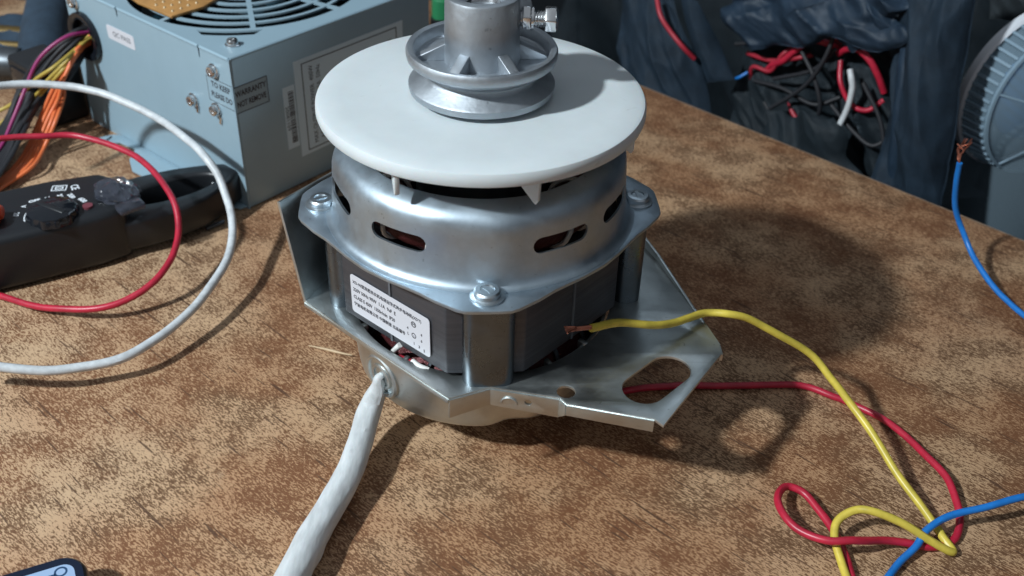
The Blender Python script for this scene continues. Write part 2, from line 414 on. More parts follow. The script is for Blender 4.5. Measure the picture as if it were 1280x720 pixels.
# vertical seams pressed into the lamination stack (weld beads)
for k in range(4):
    a = A0 + pi / 4 + k * pi / 2
    n_ = V((math.cos(a), math.sin(a), 0)); tdir = V((-n_.y, n_.x, 0))
    c = n_ * (hs + .0006) + tdir * (-.0005)
    MB().box((c.x, c.y, .0694), (.0005, .0010, .038), rz=a).build('weld_seam', M['ink_grey'], mo)

# windings seen through the openings: lower and upper end turns
def wfn(r, z, a): return r + .0009 * noise.noise(V((math.cos(a) * 14, math.sin(a) * 14, z * 700)))
for z0, nm in ((.036, 'winding'), (.100, 'winding')):
    pr_ = [(.037 + .0085 * math.cos(t), z0 + .0085 * math.sin(t)) for t in [2 * pi * i / 14 for i in range(14)]]
    wd = MB().lathe(pr_, 140, closed=True, fn=wfn).build(nm, M['copper_winding'], mo)
    b = MB()
    for i in range(16):
        a = 2 * pi * i / 16 + random.uniform(-.05, .05)
        pts = [pol(.037 + .0096 * math.cos(t), a + .05 * math.sin(t), z0 + .0096 * math.sin(t)) for t in [2 * pi * j / 12 for j in range(13)]]
        b.tube(pts, .0009, 6, 2)
    b.build('lacing_cord', M['lacing'] if z0 > .05 else M['dark_metal'], wd)
MB().lathe([(.0001, .096), (.0245, .096), (.0245, .122), (.010, .124), (.010, .133), (.0001, .133)], 64).build('rotor', M['dark_metal'], mo)
# little white tube and stray lead peeping out of the lower gap
MB().tube([at(491, 440, 44), at(497, 434, 49), at(500, 431, 51)], .0011, 10).build('wire_sleeve', M['lacing'], mo)
MB().tube([at(500, 447, 43), at(512, 452, 46), at(520, 456, 46.5)], .0013, 10).build('winding_lead', M['red_dull'], mo)
MB().tube([at(516, 452, 47), at(524, 458, 47.5), at(536, 463, 47)], .0012, 10).build('wire_sleeve', M['lacing'], mo)

# mounting bracket: plate with openings, folded edges
PZ = .0474
A = (-.0697, -.0098); B_ = (-.048, -.0303); C_ = (-.0084, -.0653); D_ = (.0063, -.0585); Ee = (.0315, -.0632); F_ = (.0338, -.0662)
G_ = (.0647, -.0728); H_ = (.0676, -.0760); I_ = (.0938, -.0350); J_ = (.0936, -.0295); K_ = (.0866, -.0077); L_ = (.0750, .0270); N_ = (.066, .047)
out = [A, B_, C_, D_, Ee, F_, G_, H_, I_, J_, K_, L_, N_, (.045, .064), (-.02, .066), (-.044, .055)]
slot = obround((.0622, -.0570), (.0728, -.0455), .0079, 12)
hole = circle(.0338, -.0597, .0034, 24)
hole2 = obround((.0745, -.0175), (.0775, -.0175), .0016, 6)
rr = rrect(.001, .001, .0004)
plate = link('mounting_bracket', xform(sheet([out, circle(.0012, .0002, .0520, 96), slot, hole, hole2], .0013, .0002), Matrix.Translation((0, 0, PZ))), M['bracket'], mo)
def fold(p0, p1, h0, h1, mt=M['bracket'], name='bracket_flange', t=.0012, lean=0, holes=None, par=plate):
    """sheet standing on the plate edge p0-p1, from PZ up (or down when negative)"""
    p0, p1 = V((*p0, 0)), V((*p1, 0)); d = p1 - p0; L = d.length; x = d.normalized(); nrm = x.cross(V((0, 0, 1)))
    z = (V((0, 0, 1)) + nrm * lean).normalized()
    o = [(0, 0), (L, 0), (L, h1), (0, h0)] if not callable(h0) else h0(L)
    me = sheet([o] + (holes or []), t, .0002)
    return link(name, xform(me, frame(p0 + V((0, 0, PZ)), x, z)), mt, par)
fold(C_, D_, -.0085, -.0075); fold(D_, Ee, -.0075, -.0085, holes=[circle(.0142, -.0035, .0013, 16)])
fold(Ee, F_, -.0085, -.0050); fold(F_, G_, -.0046, -.0052)
fold(I_, J_, -.003, -.003)
fold(A, C_, -.0016, -.0016)
fold(K_, L_, .0008, .0035, name='bracket_flange')
fold(L_, N_, .0035, .0060)
fold(J_, K_, .0003, .0010)
fold((-.044, .055), A, .034, .0455, lean=.16)
# embossed arc on the front lip
c0 = V((*D_, 0)); d0 = (V((*Ee, 0)) - c0).normalized(); q0 = c0 + d0 * .0072 + d0.cross(V((0, 0, 1))) * .0007
MB().tube([q0 + d0 * (.0028 * math.cos(t)) + V((0, 0, PZ - .0052 + .0026 * math.sin(t))) for t in [pi * i / 8 for i in range(9)]], .00045, 8, 3).build('embossed_arc', M['bracket'], plate)

# posts between the bracket and the upper housing
for k in range(4):
    a = A0 + k * pi / 2
    rad_, wid_ = ((.0530, .0188), (.0590, .0190), (.0545, .018), (.0545, .0185))[k]
    pts = rrect(.0112, wid_, .0046, 7)
    MB().prism(pts, PZ + .0007, .0884, Matrix.Translation(pol(rad_, a) + (V((.0010, 0, 0)) if k == 0 else V((0, 0, 0)))) @ Matrix.Rotation(a, 4, 'Z')).build('post', M['post'], mo)

for dg in (-152, -121, -57, -36, 60, 120):
    a = math.radians(dg); c = pol(.0508, a, .0462)
    MB().box(c, (.0042, .0020, .0034), rz=a).build('tab', M['bracket'], lower, bev=.0004)
# upper housing: flange with four ears, flared drum, shoulder and open top
def flange_outline():
    pts = []
    for k in range(4):
        a = A0 + k * pi / 2
        prof_ = [(-44, 60.0), (-35, 60.1), (-28, 60.6), (-22, 61.9), (-16, 64.7), (-9, 68.2), (-6.5, 69.1), (-3.5, 69.0), (3.5, 69.0), (6.5, 69.1), (9, 68.2), (16, 64.7), (22, 61.9), (28, 60.6), (35, 60.1), (44, 60.0)]
        for dg, r in prof_: pts.append(tuple(pol(r / 1000, a + math.radians(dg)).xy))
    return pts
fl_me = xform(sheet([flange_outline(), circle(0, 0, .0562, 96)], .0014, .00025), Matrix.Translation((0, 0, .0895)))
pd = [(.0590, .0904), (.0578, .0906), (.0566, .0915), (.0558, .0932), (.0552, .0965), (.0546, .1030), (.0543, .1090), (.0541, .1116), (.0536, .1140), (.0528, .1157), (.0516, .1170), (.0502, .1179), (.0486, .1186), (.0468, .1193), (.0454, .1196), (.0446, .1190),
      (.0448, .1183), (.0468, .1181), (.0484, .1175), (.0498, .1168), (.0509, .1160), (.0519, .1149), (.0527, .1134), (.0532, .1112), (.0534, .1090), (.0537, .1030), (.0543, .0965), (.0549, .0930), (.0556, .0910), (.0563, .0900), (.0590, .0897)]
def domefn(r, z, a):
    k = 0
    for q in range(4):
        d = (a - (A0 + math.radians(6) + q * pi / 2) + pi) % (2 * pi) - pi
        k += .0010 * math.exp(-(d / .13) ** 2)
    return r + k * max(0, min(1, (.1185 - z) / .005)) * max(0, min(1, (z - .0905) / .006)) - .0003 * noise.noise(V((math.cos(a) * 3, math.sin(a) * 3, z * 60)))
dome_b = MB().lathe(pd, 200, closed=True, fn=domefn)
bmesh.ops.recalc_face_normals(dome_b.b, faces=dome_b.b.faces)
dm = bpy.data.meshes.new('d'); dome_b.b.to_mesh(dm)
do = bpy.data.objects.new('d', dm); COL.objects.link(do)
cb = MB()
for dg in (-157, -119.5, -56.7, -23, 28, 72, 115, 158):
    for sgn in (1,):
        a = math.radians(dg)
        fr = frame(pol(.046, a, .1045), (-math.sin(a), math.cos(a), 0), (0, 0, 1))   # z = outward? x cross y
        prz = obround((-.0082, 0), (.0082, 0), .0031, 8)
        fr2 = fr.copy()
        # warp the straight slot slightly: plain prism is fine at this radius
        cb.prism(prz, -.014 if fr2.to_3x3().col[2].dot(pol(1, a)) < 0 else 0, 0 if fr2.to_3x3().col[2].dot(pol(1, a)) < 0 else .014, fr2)
bmesh.ops.recalc_face_normals(cb.b, faces=cb.b.faces)
cm = bpy.data.meshes.new('k'); cb.b.to_mesh(cm); ko = bpy.data.objects.new('k', cm); COL.objects.link(ko)
bo = do.modifiers.new('x', 'BOOLEAN'); bo.operation = 'DIFFERENCE'; bo.object = ko; bo.solver = 'EXACT'
dm2 = evalmesh(do); bpy.data.objects.remove(do); bpy.data.objects.remove(ko)
jb = bmesh.new(); jb.from_mesh(dm2); jb.from_mesh(fl_me)
jm = bpy.data.meshes.new('upper_housing'); jb.to_mesh(jm); jb.free()
housing = link('upper_housing', jm, M['zinc_dome'], mo, ang=32)

# screws on the ears
def screw(name, r, par, mt=M['bolt']):
    b = MB().lathe([(.0001, 0), (r * 1.28, 0), (r * 1.28, .0007), (r * 1.08, .0009), (r * 1.0, .0011), (r * .98, .0026), (r * .85, .0032), (r * .55, .0033), (r * .5, .0028), (.0001, .0028)], 32)
    b.box((0, 0, .0029), (r * 1.3, r * .22, .0005))
    return b.build(name, mt, par)
s0 = screw('screw', .0047, mo, M['zinc'])
for k in range(4):
    a = A0 + k * pi / 2; o = s0 if k == 0 else copy(s0)
    o.location = pol(.0607, a, .0902); o.rotation_euler = (0, 0, a + .6 + k)

# rating label on the front left face
aL = A0 - pi / 4
nL = V((math.cos(aL), math.sin(aL), 0)); tL = V((-nL.y, nL.x, 0))      # tL points to the right seen from outside
frL = frame(nL * (hs + .0008), tL, (0, 0, 1))
lb = link('rating_label', xform(sheet([rrect(.0425, .0176, .0014, 4, -.0010, .0625)], .0002), frL), M['label'], mo)
Tz = .00014
def lt(s, x, z, size, xs=1, al='LEFT', bold=.0): return text('lettering', s, size, M['ink'], lb, frL @ Matrix.Translation((x - .0006, (z - .0618) * 1.1 + .0626, Tz)), .00003, al, xs, 1.0, bold)
lt('XD-90型双桶洗衣机电容运转式异步电动机(XDT)', -.0203, .0668, .00185, .93, bold=.00003)
lt('220V 50Hz 90W  1.1A  9uF  E', -.0203, .0637, .0022, .86, bold=.00004)
lt('CLASS E 450V  1350r/min  IP20', -.0203, .0606, .0022, .80, bold=.00004)
lt('宁波电机有限公司 中国制造 出品编号', -.0203, .0576, .00185, .92, bold=.00003)
cc = MB()
for (cx, cz, r) in ((.0125, .0639, .0013), (.0125, .0587, .0012)):
    me = [circle(cx, cz, r, 20), circle(cx, cz, r * .72, 20)]
    link('stamp_mark', xform(sheet(me, .0001), frL @ Matrix.Translation((-.0006, .0010, .0001))), M['ink'], lb)
for (s, x, z) in (('M', .0125, .0639), ('4', .0093, .0610), ('4', .0165, .0613), ('6', .0165, .0587), ('L', .0095, .0587), ('1', .0125, .0558), ('3', .0152, .0556), ('5', .0178, .0552), ('I', .0125, .0587)):
    lt(s, x, z, .0017, 1, 'CENTER', .00003)

# cable gland on the bowl
aG = math.radians(-135.8); pg = pol(.0506, aG, .0318); ng = (pol(1, aG) + V((0, 0, -.02))).normalized()
tg = V((-math.sin(aG), math.cos(aG), 0)); ug = ng.cross(tg).normalized()
frG = frame(pg, tg, tg.cross(ng) * -1) if False else frame(pg, tg, ng.cross(tg))
frG = frG @ Matrix.Scale(1.14, 4)
gl = MB().lathe([(.0085, -.0006), (.0084, .0006), (.0077, .0011), (.0070, .0009), (.0066, .0002), (.0062, -.0004), (.0052, -.0004), (.0050, .0010), (.0044, .0013), (.0038, .0010), (.0037, -.002), (.0085, -.002)], 48, closed=True, M4=frG)
glo = gl.build('cable_gland', M['bracket'], mo)
MB().lathe([(.0001, .0001), (.0040, .0001)], 32, M4=frG).build('gland_hole', M['psu_in'], glo)
MB().box(frG @ V((.003, -.0058, .0008)), (.0022, .0013, .0012)).build('gland_tab', M['zinc'], glo)
cab = [pg - ng * .002, pg + ng * .0018, at(473, 485, 26), at(466, 502, 19), at(459, 522, 14.5), at(450, 552, 11.5), at(437, 590, 9.5), at(420, 622, 8), at(396, 662, 7), at(374, 705, 6.8), at(352, 745, 6.8), at(330, 790, 6.8)]
def cabr(t):
    if t < .08: return .0010 + t / .08 * .0006
    if t < .24: return .0016 + (t - .08) / .16 * .0025
    if t < .34: return .0041 + (t - .24) / .10 * .0006
    return min(.0057, .0047 + (t - .34) * .0023)
cb_ = MB().tube(cab, cabr, 20, 10, wob=.10).build('power_cable', M['sleeve'], mo)
tag(cb_, 'thick white sleeved cable bulging where it leaves the motor')

# cooling fan disc
fan = MB().lathe([(.012, .1368), (.050, .1370), (.0572, .1369), (.0586, .1364), (.0592, .1353), (.0593, .1330), (.0589, .1318), (.0578, .1313), (.0570, .1316), (.0566, .1330), (.012, .1336)], 160, closed=True).build('cooling_fan', M['nylon'], mo)
for dg in (-176, -117, -68, -15, 35, 85, 135):
    a = math.radians(dg)
    fr = frame(pol(.0563, a), pol(1, a + .75), (0, 0, 1))
    MB().prism([(-.0230, .1340), (.0004, .1340), (.0000, .1236), (-.0010, .1222), (-.0022, .1232), (-.0075, .1290), (-.0230, .1300)], -.0009, .0009, fr).build('fin', M['nylon'], fan, bev=.0003)
# pulley
pl = [(.0085, .1366), (.0190, .1366), (.0200, .1376), (.0246, .1384), (.0258, .1390), (.0261, .1402), (.0261, .1414), (.0256, .1420), (.0212, .1444), (.0205, .1454), (.0204, .1464), (.0210, .1474), (.0256, .1500), (.0264, .1508), (.0267, .1520), (.0267, .1536), (.0262, .1545), (.0252, .1546), (.0242, .1542), (.0237, .1530), (.0232, .1506), (.0226, .1500), (.0135, .1499), (.0085, .1499)]
pul = MB().lathe(pl, 128, closed=True).build('pulley', M['cast'], mo, ang=30)
hub = MB().lathe([(.0062, .1480), (.0134, .1480), (.0131, .1600), (.0129, .1722), (.0126, .1730), (.0119, .1733), (.0098, .1733), (.0092, .1728), (.0090, .1700), (.0064, .1700)], 96, closed=True).build('hub', M['cast'], pul)
MB().lathe([(.0001, .1690), (.0058, .1690), (.0062, .1694), (.0062, .17)], 40).build('shaft', M['bolt'], pul)
for k in range(6):
    a = math.radians(-115 + 60 * k)
    fr = frame((0, 0, 0), pol(1, a), (0, 0, 1))
    MB().prism([(.0125, .1499), (.0236, .1499), (.0236, .1508), (.0128, .1560)], -.0019, .0019, fr).build('rib', M['cast'], pul, bev=.0002)
ab = math.radians(-2)
xb = pol(1, ab); cB = V((0, 0, .1652))
MB().cyl(cB + pol(.010, ab + .42) + V((0, 0, .0016)), cB + pol(.0168, ab + .42) + V((0, 0, .0016)), .0062, .0050, 24).build('hub_boss', M['cast'], pul, bev=.0006)
bt = MB().cyl(cB + xb * .0215, cB + xb * .0256, .0047, n=6, rot=.3).build('set_bolt', M['bolt'], pul, bev=.0005)
MB().cyl(cB + xb * .0254, cB + xb * .0261, .0042, .0030, n=32).build('bolt_face', M['bolt'], bt)
th = MB()
N_t = 8
prf = []
x0, x1 = .010, .0216
steps = 26
for i in range(steps + 1): prf.append(((.0030 if i % 2 else .0026), x0 + (x1 - x0) * i / steps))
frB = frame(cB, (0, 1, 0), xb.cross(V((0, 1, 0))) if xb.cross(V((0, 1, 0))).length else (0, 0, 1))
zx = V((0, 1, 0)); fx = Matrix.Identity(4)
yv = V((0, 0, 1)).cross(xb).normalized(); zv = V((0, 0, 1))
for i in range(3): fx[i][0] = yv[i]; fx[i][1] = zv[i]; fx[i][2] = xb[i]; fx[i][3] = cB[i]
th.lathe([(.0001, x0)] + prf + [(.0001, x1)], 24, M4=fx).build('bolt_thread', M['bolt'], bt)
MB().cyl(cB + xb * .0139, cB + xb * .0168, .0045, n=6, rot=.1).build('lock_nut', M['bolt'], bt, bev=.0004)
MB().cyl(cB + xb * .0170, cB + xb * .0178, .0041, n=24).build('washer', M['bolt'], bt)

# ------------------------------------------------------------------ power supply
PA = math.radians(90) - 0.68952922
ps = empty('computer_power_supply', (-.12890, .13416, 0), PA)
tag(ps, 'grey blue steel computer power supply with fan grille on top and wires from its side', 'power supply')
W_, Dp, Hh = .150, .140, .086           # local y = 0..W_ (left face), x = 0..Dp (label face)
t = .001
# left face (x=0): sheet in local yz
notch = [(0, 0), (W_, 0), (W_, Hh - .0006), (.0978, Hh - .0006), (.0976, Hh - .0052), (.0971, Hh - .0056), (.0966, Hh - .0052), (.0964, Hh - .0006),
         (.0252, Hh - .0006), (.0250, Hh - .0062), (.0246, Hh - .0068), (.0241, Hh - .0062), (.0239, Hh - .0006), (0, Hh - .0006)]
frF = frame((0, 0, 0), (0, 1, 0), (0, 0, 1))      # z = +x
pL = link('side_panel', xform(sheet([notch, circle(.1345, .0590, .0125, 32), circle(.0356, .0521, .0026, 16), circle(.0158, .0529, .0026, 16)], t), frF @ Matrix.Translation((0, 0, t / 2))), M['psu'], ps)
frR = frame((0, 0, 0), (1, 0, 0), (0, 0, 1))      # z = -y (outwards)
pR = MB().box((Dp / 2 + .0006, -.0001 + t / 2, Hh / 2), (Dp - .0012, t, Hh - .0012)).build('side_panel', M['psu'], ps, bev=.0004)
MB().box((Dp - t / 2, W_ / 2, Hh / 2), (t, W_ - .004, Hh - .003)).build('side_panel', M['psu'], ps)
MB().box((Dp / 2, W_ - t / 2, Hh / 2), (Dp - .004, t, Hh - .003)).build('side_panel', M['psu'], ps)
MB().box((Dp / 2, W_ / 2, .0009), (Dp - .003, W_ - .003, t)).build('bottom_panel', M['psu'], ps)
# top panel with stamped fan grille
gx, gy, GR = .070, .076, .0665
holes = []
edges = [.0125, .0215, .0305, .0395, .0485, .0575, GR]
for i in range(len(edges) - 1):
    r0, r1 = edges[i] + .0012, edges[i + 1] - .0012
    for k in range(8):
        wsp = .0014
        tw = .0
        a0 = k * pi / 4 + .18 + tw; a1 = a0 + pi / 4
        da0, da1 = wsp / r0, wsp / r1
        n = 10 + i
        inner = [(gx + r0 * math.cos(a0 + da0 + (a1 - a0 - 2 * da0) * j / n), gy + r0 * math.sin(a0 + da0 + (a1 - a0 - 2 * da0) * j / n)) for j in range(n + 1)]
        outer = [(gx + r1 * math.cos(a0 + da1 + (a1 - a0 - 2 * da1) * j / n), gy + r1 * math.sin(a0 + da1 + (a1 - a0 - 2 * da1) * j / n)) for j in range(n, -1, -1)]
        holes.append(inner + outer)
topo = [(0.0006, 0.0006), (Dp - .0006, 0.0006), (Dp - .0006, W_ - .0006), (0.0006, W_ - .0006)]
# corner slots outside the ring
for k in range(4):
    a = pi / 4 + k * pi / 2
    r0, r1 = GR + .0018, GR + .0075
    if k in (2, 1, 3, 0):
        n = 8; hw = .20
        inner = [(gx + r0 * math.cos(a - hw * 1.25 + 2.5 * hw * j / n), gy + r0 * math.sin(a - hw * 1.25 + 2.5 * hw * j / n)) for j in range(n + 1)]
        outer = [(gx + r1 * math.cos(a + hw * .9 - 1.8 * hw * j / n), gy + r1 * math.sin(a + hw * .9 - 1.8 * hw * j / n)) for j in range(n + 1)]
        holes.append(inner + outer)
scr = circle(.0113, .0118, .0022, 14)
pT = link('top_panel', xform(sheet([topo] + holes, t), Matrix.Translation((0, 0, Hh - t / 2))), M['psu'], ps)
MB().cyl((0, .001, Hh - .0012), (0, W_ - .001, Hh - .0012), .0012, n=12).build('folded_edge', M['psu'], ps) if False else None
MB().tube([(.0008, .001, Hh - .0010), (.0008, .0238, Hh - .0010)], .0011, 10).build('folded_edge', M['psu'], pT)
MB().tube([(.0008, .0253, Hh - .0010), (.0008, .0962, Hh - .0010)], .0011, 10).build('folded_edge', M['psu'], pT)
MB().tube([(.0008, .0980, Hh - .0010), (.0008, .1490, Hh - .0010)], .0011, 10).build('folded_edge', M['psu'], pT)
MB().tube([(.001, .0008, Hh - .0010), (.139, .0008, Hh - .0010)], .0010, 10).build('folded_edge', M['psu'], pT)
# fan under the grille
fb = MB().lathe([(.0001, .078), (.019, .078), (.021, .076), (.021, .060), (.0001, .060)], 48, M4=Matrix.Translation((gx, gy, 0))).build('fan', M['fan_blade'], ps)
b0 = MB()
pts = []
for j in range(9):
    s_ = j / 8
    rr_ = .020 + s_ * .040; aa = s_ * .35
    pts.append((rr_, aa))
for side in (0, 1):
    pass
bl = bmesh.new(); rows = []
for (rr_, aa) in pts:
    row = []
    for k in range(5):
        q = k / 4; a = aa + (q - .5) * .62; z = .064 + (1 - q) * .012
        row.append(bl.verts.new((rr_ * math.cos(a), rr_ * math.sin(a), z)))
    rows.append(row)
for i in range(8):
    for k in range(4): bl.faces.new((rows[i][k], rows[i + 1][k], rows[i + 1][k + 1], rows[i][k + 1]))
ret = bmesh.ops.solidify(bl, geom=bl.faces, thickness=.0012)
bme = bpy.data.meshes.new('blade'); bl.to_mesh(bme); bl.free()
bo_ = link('blade', bme, M['fan_blade'], fb, loc=(gx, gy, 0))
for k in range(1, 9): copy(bo_, rz=k * 2 * pi / 9)
MB().lathe([(.0655, .083), (.0665, .083), (.0665, .05), (.0655, .05)], 64, closed=True, M4=Matrix.Translation((gx, gy, 0))).build('fan_shroud', M['psu_in'], ps)
MB().box((Dp / 2, W_ / 2, .030), (Dp - .006, W_ - .006, .050)).build('dark_insert', M['psu_in'], ps)
# bottom flange lying on the table and its tab
lip = [(-.0002, .0015), (-.0002, .118), (-.003, .123), (-.0125, .1265), (-.0145, .119), (-.006, .112), (-.0048, .098), (-.014, .090), (-.020, .078), (-.017, .030), (-.004, .002)]
pF = link('bottom_flange', xform(sheet([lip, obround((-.0095, .1195), (-.0050, .1215), .0008, 5)], .001, .0002), Matrix.Translation((0, 0, .0012))), M['psu'], ps)
# screws / clips
def pscrew(loc, fr_ax, r=.0032):
    o = screw('screw', r, ps, M['bolt']); o.matrix_local = fr_ax @ Matrix.Identity(4); return o
frS = frame((0, 0, 0), (0, -1, 0), (0, 0, 1))     # z = -x outward
def place(o, p, fr): o.matrix_local = Matrix.Translation(p) @ fr
s1 = screw('screw', .0030, ps, M['bolt']); place(s1, (-.0001, .0133, .0759), frS)
s2 = copy(s1); place(s2, (-.0001, .0356, .0525), frS @ Matrix.Rotation(.6, 4, 'Z'))
s3 = copy(s1); place(s3, (-.0001, .0160, .0535), frS @ Matrix.Rotation(.2, 4, 'Z'))
s4 = copy(s1); place(s4, (.0118, .0120, Hh), Matrix.Rotation(.5, 4, 'Z'))
s5 = copy(s1); place(s5, (-.0001, .1400, .0775), frS)
for (y_, z_) in ((.0330, .0480), (.0135, .0480)):
    MB().box((-.0004, y_, z_), (.0008, .0016, .0042), R=Matrix.Rotation(.25, 4, 'X')).build('clip', M['bolt'], ps)
# stickers
whl = link('white_sticker', xform(sheet([rrect(.026, .0082, .0015, 4, -.0975, .0690)], .00016), frS @ Matrix.Translation((0, 0, .0001))), M['label'], ps)
whl.data.transform(Matrix.Identity(4))
text('lettering', 'QC PASS', .0040, M['ink_grey'], whl, frS @ Matrix.Translation((-.0965, .0690, .00025)), .00003, xs=1.1)
# warranty seal wraps the corner: one half on each face, transparent backing with dark print
def bord(x0, x1, y0, y1, w_=.0004): return [[(x0, y0), (x1, y0), (x1, y1), (x0, y1)], [(x0 + w_, y0 + w_), (x1 - w_, y0 + w_), (x1 - w_, y1 - w_), (x0 + w_, y1 - w_)]]
sL = link('warranty_seal', xform(sheet([[(-.0212, .0575), (-.0008, .0575), (-.0008, .0712), (-.0212, .0712)], [(-.0208, .0579), (-.0006, .0579), (-.0006, .0708), (-.0208, .0708)]][:1] , .00008), frS @ Matrix.Translation((0, 0, .00006))), M['psu'], ps)
for a_ in [((-.0212, .0708), (-.0006, .0712)), ((-.0212, .0575), (-.0006, .0579)), ((-.0212, .0575), (-.0208, .0712))]:
    (x0_, y0_), (x1_, y1_) = a_
    link('printed_border', xform(sheet([[(x0_, y0_), (x1_, y0_), (x1_, y1_), (x0_, y1_)]], .00006), frS @ Matrix.Translation((0, 0, .00014))), M['ink_grey'], sL)
text('lettering', 'TO KEEP', .0043, M['ink'], sL, frS @ Matrix.Translation((-.0100, .0675, .00014)), .00003, xs=.92, offset=.0001)
text('lettering', 'PLEASE DO', .0043, M['ink'], sL, frS @ Matrix.Translation((-.0100, .0618, .00014)), .00003, xs=.80, offset=.0001)
sR = link('warranty_seal', xform(sheet([[(.0008, .0560), (.0212, .0560), (.0212, .0705), (.0008, .0705)]], .00008), frR @ Matrix.Translation((0, 0, .00020))), M['psu'], ps)
for a_ in [((.0006, .0701), (.0212, .0705)), ((.0006, .0560), (.0212, .0564)), ((.0208, .0560), (.0212, .0705))]:
    (x0_, y0_), (x1_, y1_) = a_
    link('printed_border', xform(sheet([[(x0_, y0_), (x1_, y0_), (x1_, y1_), (x0_, y1_)]], .00006), frR @ Matrix.Translation((0, 0, .0003))), M['ink'], sR)
text('lettering', 'WARRANTY', .0044, M['ink'], sR, frR @ Matrix.Translation((.0105, .0662, .0003)), .00003, xs=.78, offset=.0001)
text('lettering', 'NOT REMOVE', .0044, M['ink'], sR, frR @ Matrix.Translation((.0105, .0605, .0003)), .00003, xs=.66, offset=.0001)
M['spec'] = mat('grey_sticker', (0.50, 0.66, 0.76), .5)
sp1 = link('specification_label', xform(sheet([[(.0385, .0165), (.1180, .0165), (.1180, .0720), (.0385, .0720)]], .00016), frR @ Matrix.Translation((0, 0, .00022))), M['spec'], ps)
for a_ in [((.0435, .0690), (.1130, .0695)), ((.0435, .0185), (.1130, .0190)), ((.0435, .0185), (.0440, .0695)), ((.1125, .0185), (.1130, .0695))]:
    (x0_, y0_), (x1_, y1_) = a_
    link('printed_border', xform(sheet([[(x0_, y0_), (x1_, y0_), (x1_, y1_), (x0_, y1_)]], .00006), frR @ Matrix.Translation((0, 0, .0004))), M['ink'], sp1)
rotT = frR @ Matrix.Translation((.0785, .0440, .0004))
text('lettering', 'MAX OUTPUT POWER  400W\nAC INPUT 220V~  3.5A  50Hz\nDC OUTPUT\n+5V   30A   RED\n+12V  15A   YELLOW\n+3.3V 28A   ORANGE\n-12V  0.5A  BLUE\n-5V   0.3A  WHITE\n+5Vsb 2.0A  PURPLE\nPOWER GOOD  GREY\nCAUTION\nHAZARDOUS AREA\nDO NOT REMOVE COVER', 0.0040, M['ink_grey'], sp1, rotT @ Matrix.Rotation(pi / 2, 4, 'Z'), .00003, xs=.86, spacing=1.2, offset=.0)
bc = link('barcode_sticker', xform(sheet([[(.0300, .0240), (.0378, .0240), (.0378, .0600), (.0300, .0600)]], .00014), frR @ Matrix.Translation((0, 0, .00020))), M['spec'], ps)
bars = []
y_ = .0270
while y_ < .0572:
    w_ = random.choice((.0003, .0005, .0008)); bars.append([(.0332, y_), (.0368, y_), (.0368, y_ + w_), (.0332, y_ + w_)]); y_ += w_ + random.choice((.0003, .0005))
link('barcode', xform(sheet(bars, .00006), frR @ Matrix.Translation((0, 0, .0003))), M['ink'], bc)
text('lettering', '20081109', .0030, M['ink'], bc, frR @ Matrix.Translation((.0316, .0420, .0003)) @ Matrix.Rotation(-pi / 2, 4, 'Z'), .00003, xs=1.2)
# grommet and wires
frGm = Matrix.Translation((-.0002, .1345, .0590)) @ frS
MB().lathe([(.0100, -.002), (.0100, .0022), (.0112, .0030), (.0138, .0030), (.0142, .0022), (.0142, 0), (.0142, -.002)], 40, closed=True, M4=frGm).build('grommet', M['black_gloss'], ps)
MB().lathe([(.0001, -.0015), (.0102, -.0015)], 24, M4=frGm).build('grommet_hole', M['black_plastic'], ps)
psinv = (Matrix.Translation(ps.location) @ Matrix.Rotation(PA, 4, 'Z')).inverted()
def pw(pts, r, mt, lab=None, nm='wire'):
    P = [V((.006, .1345 + random.uniform(-.006, .006), .059 + random.uniform(-.006, .006)))] + [psinv @ at(*p) if len(p) == 3 and p[2] is not None else V(p) for p in pts]
    o = MB().tube(P, r, 10, 6).build(nm, mt, ps)
    if lab: o['label'] = lab
    return o
pw([(106, 41, 62), (85, 45, 63), (62, 60, 58), (45, 80, 50), (32, 110, 38), (16, 150, 24), (0, 185, 14), (-30, 220, 8)], .0011, M['magenta_wire'], 'thin purple wire arching out of the grommet')
for k in range(5):
    o_ = (0, 6, 11, 3, 9)[k]
    pw([(108 - k, 53 + k * 1.6, 56 - k), (96 - o_ * .3, 62 + o_, 55 - k * 2), (82 - o_ * .2, 84 + o_ * 1.3, 46 - k * 2), (66 + k * 3.4, 112 + o_, 34 - k * 2), (50 + k * 5.2, 148, 18 + k), (34 + k * 5.2, 185, 5 + k * .8), (18 + k * 5.6, 208, 3 + k), (-6 + k * 3, 232, 2.5), (-40, 262, 2.5)], .0011, M['orange_wire'], 'orange wire hanging from the grommet to the table')
pw([(108, 50, 58), (82, 78, 50), (60, 100, 40), (42, 122, 28), (20, 140, 18), (-15, 166, 10)], .0011, M['dyellow_wire'], 'dull yellow wire fanning to the left')
pw([(106, 52, 56), (78, 88, 46), (56, 112, 33), (34, 138, 20), (8, 158, 12), (-20, 178, 8)], .0011, M['dyellow_wire'], 'dull yellow wire fanning to the left')
pw([(106, 50, 56), (70, 82, 52), (44, 100, 42), (18, 128, 22), (-15, 145, 14)], .0011, M['dyellow_wire'], 'yellow wire above the others')
for k in range(12):
    j = random.uniform
    yo = k * 5
    pw([(108 + j(-3, 3), 36 + yo * .4, 62 - k), (84 + j(-3, 3), 46 + yo, 60 - k * 2), (54 + j(-6, 6), 72 + yo, 50 - k * 2.4), (28 + j(-5, 5), 112 + yo, 30 - k), (8, 150 + yo, 16 - k * .4), (-30, 205 + yo, 6)], .0014, M['black_wire'], 'black wire in the bundle')
# capacitor-like dark block standing beside the wires: black connector shell
for (px_, py_, w_) in ((92, 150, 0),):
    pass

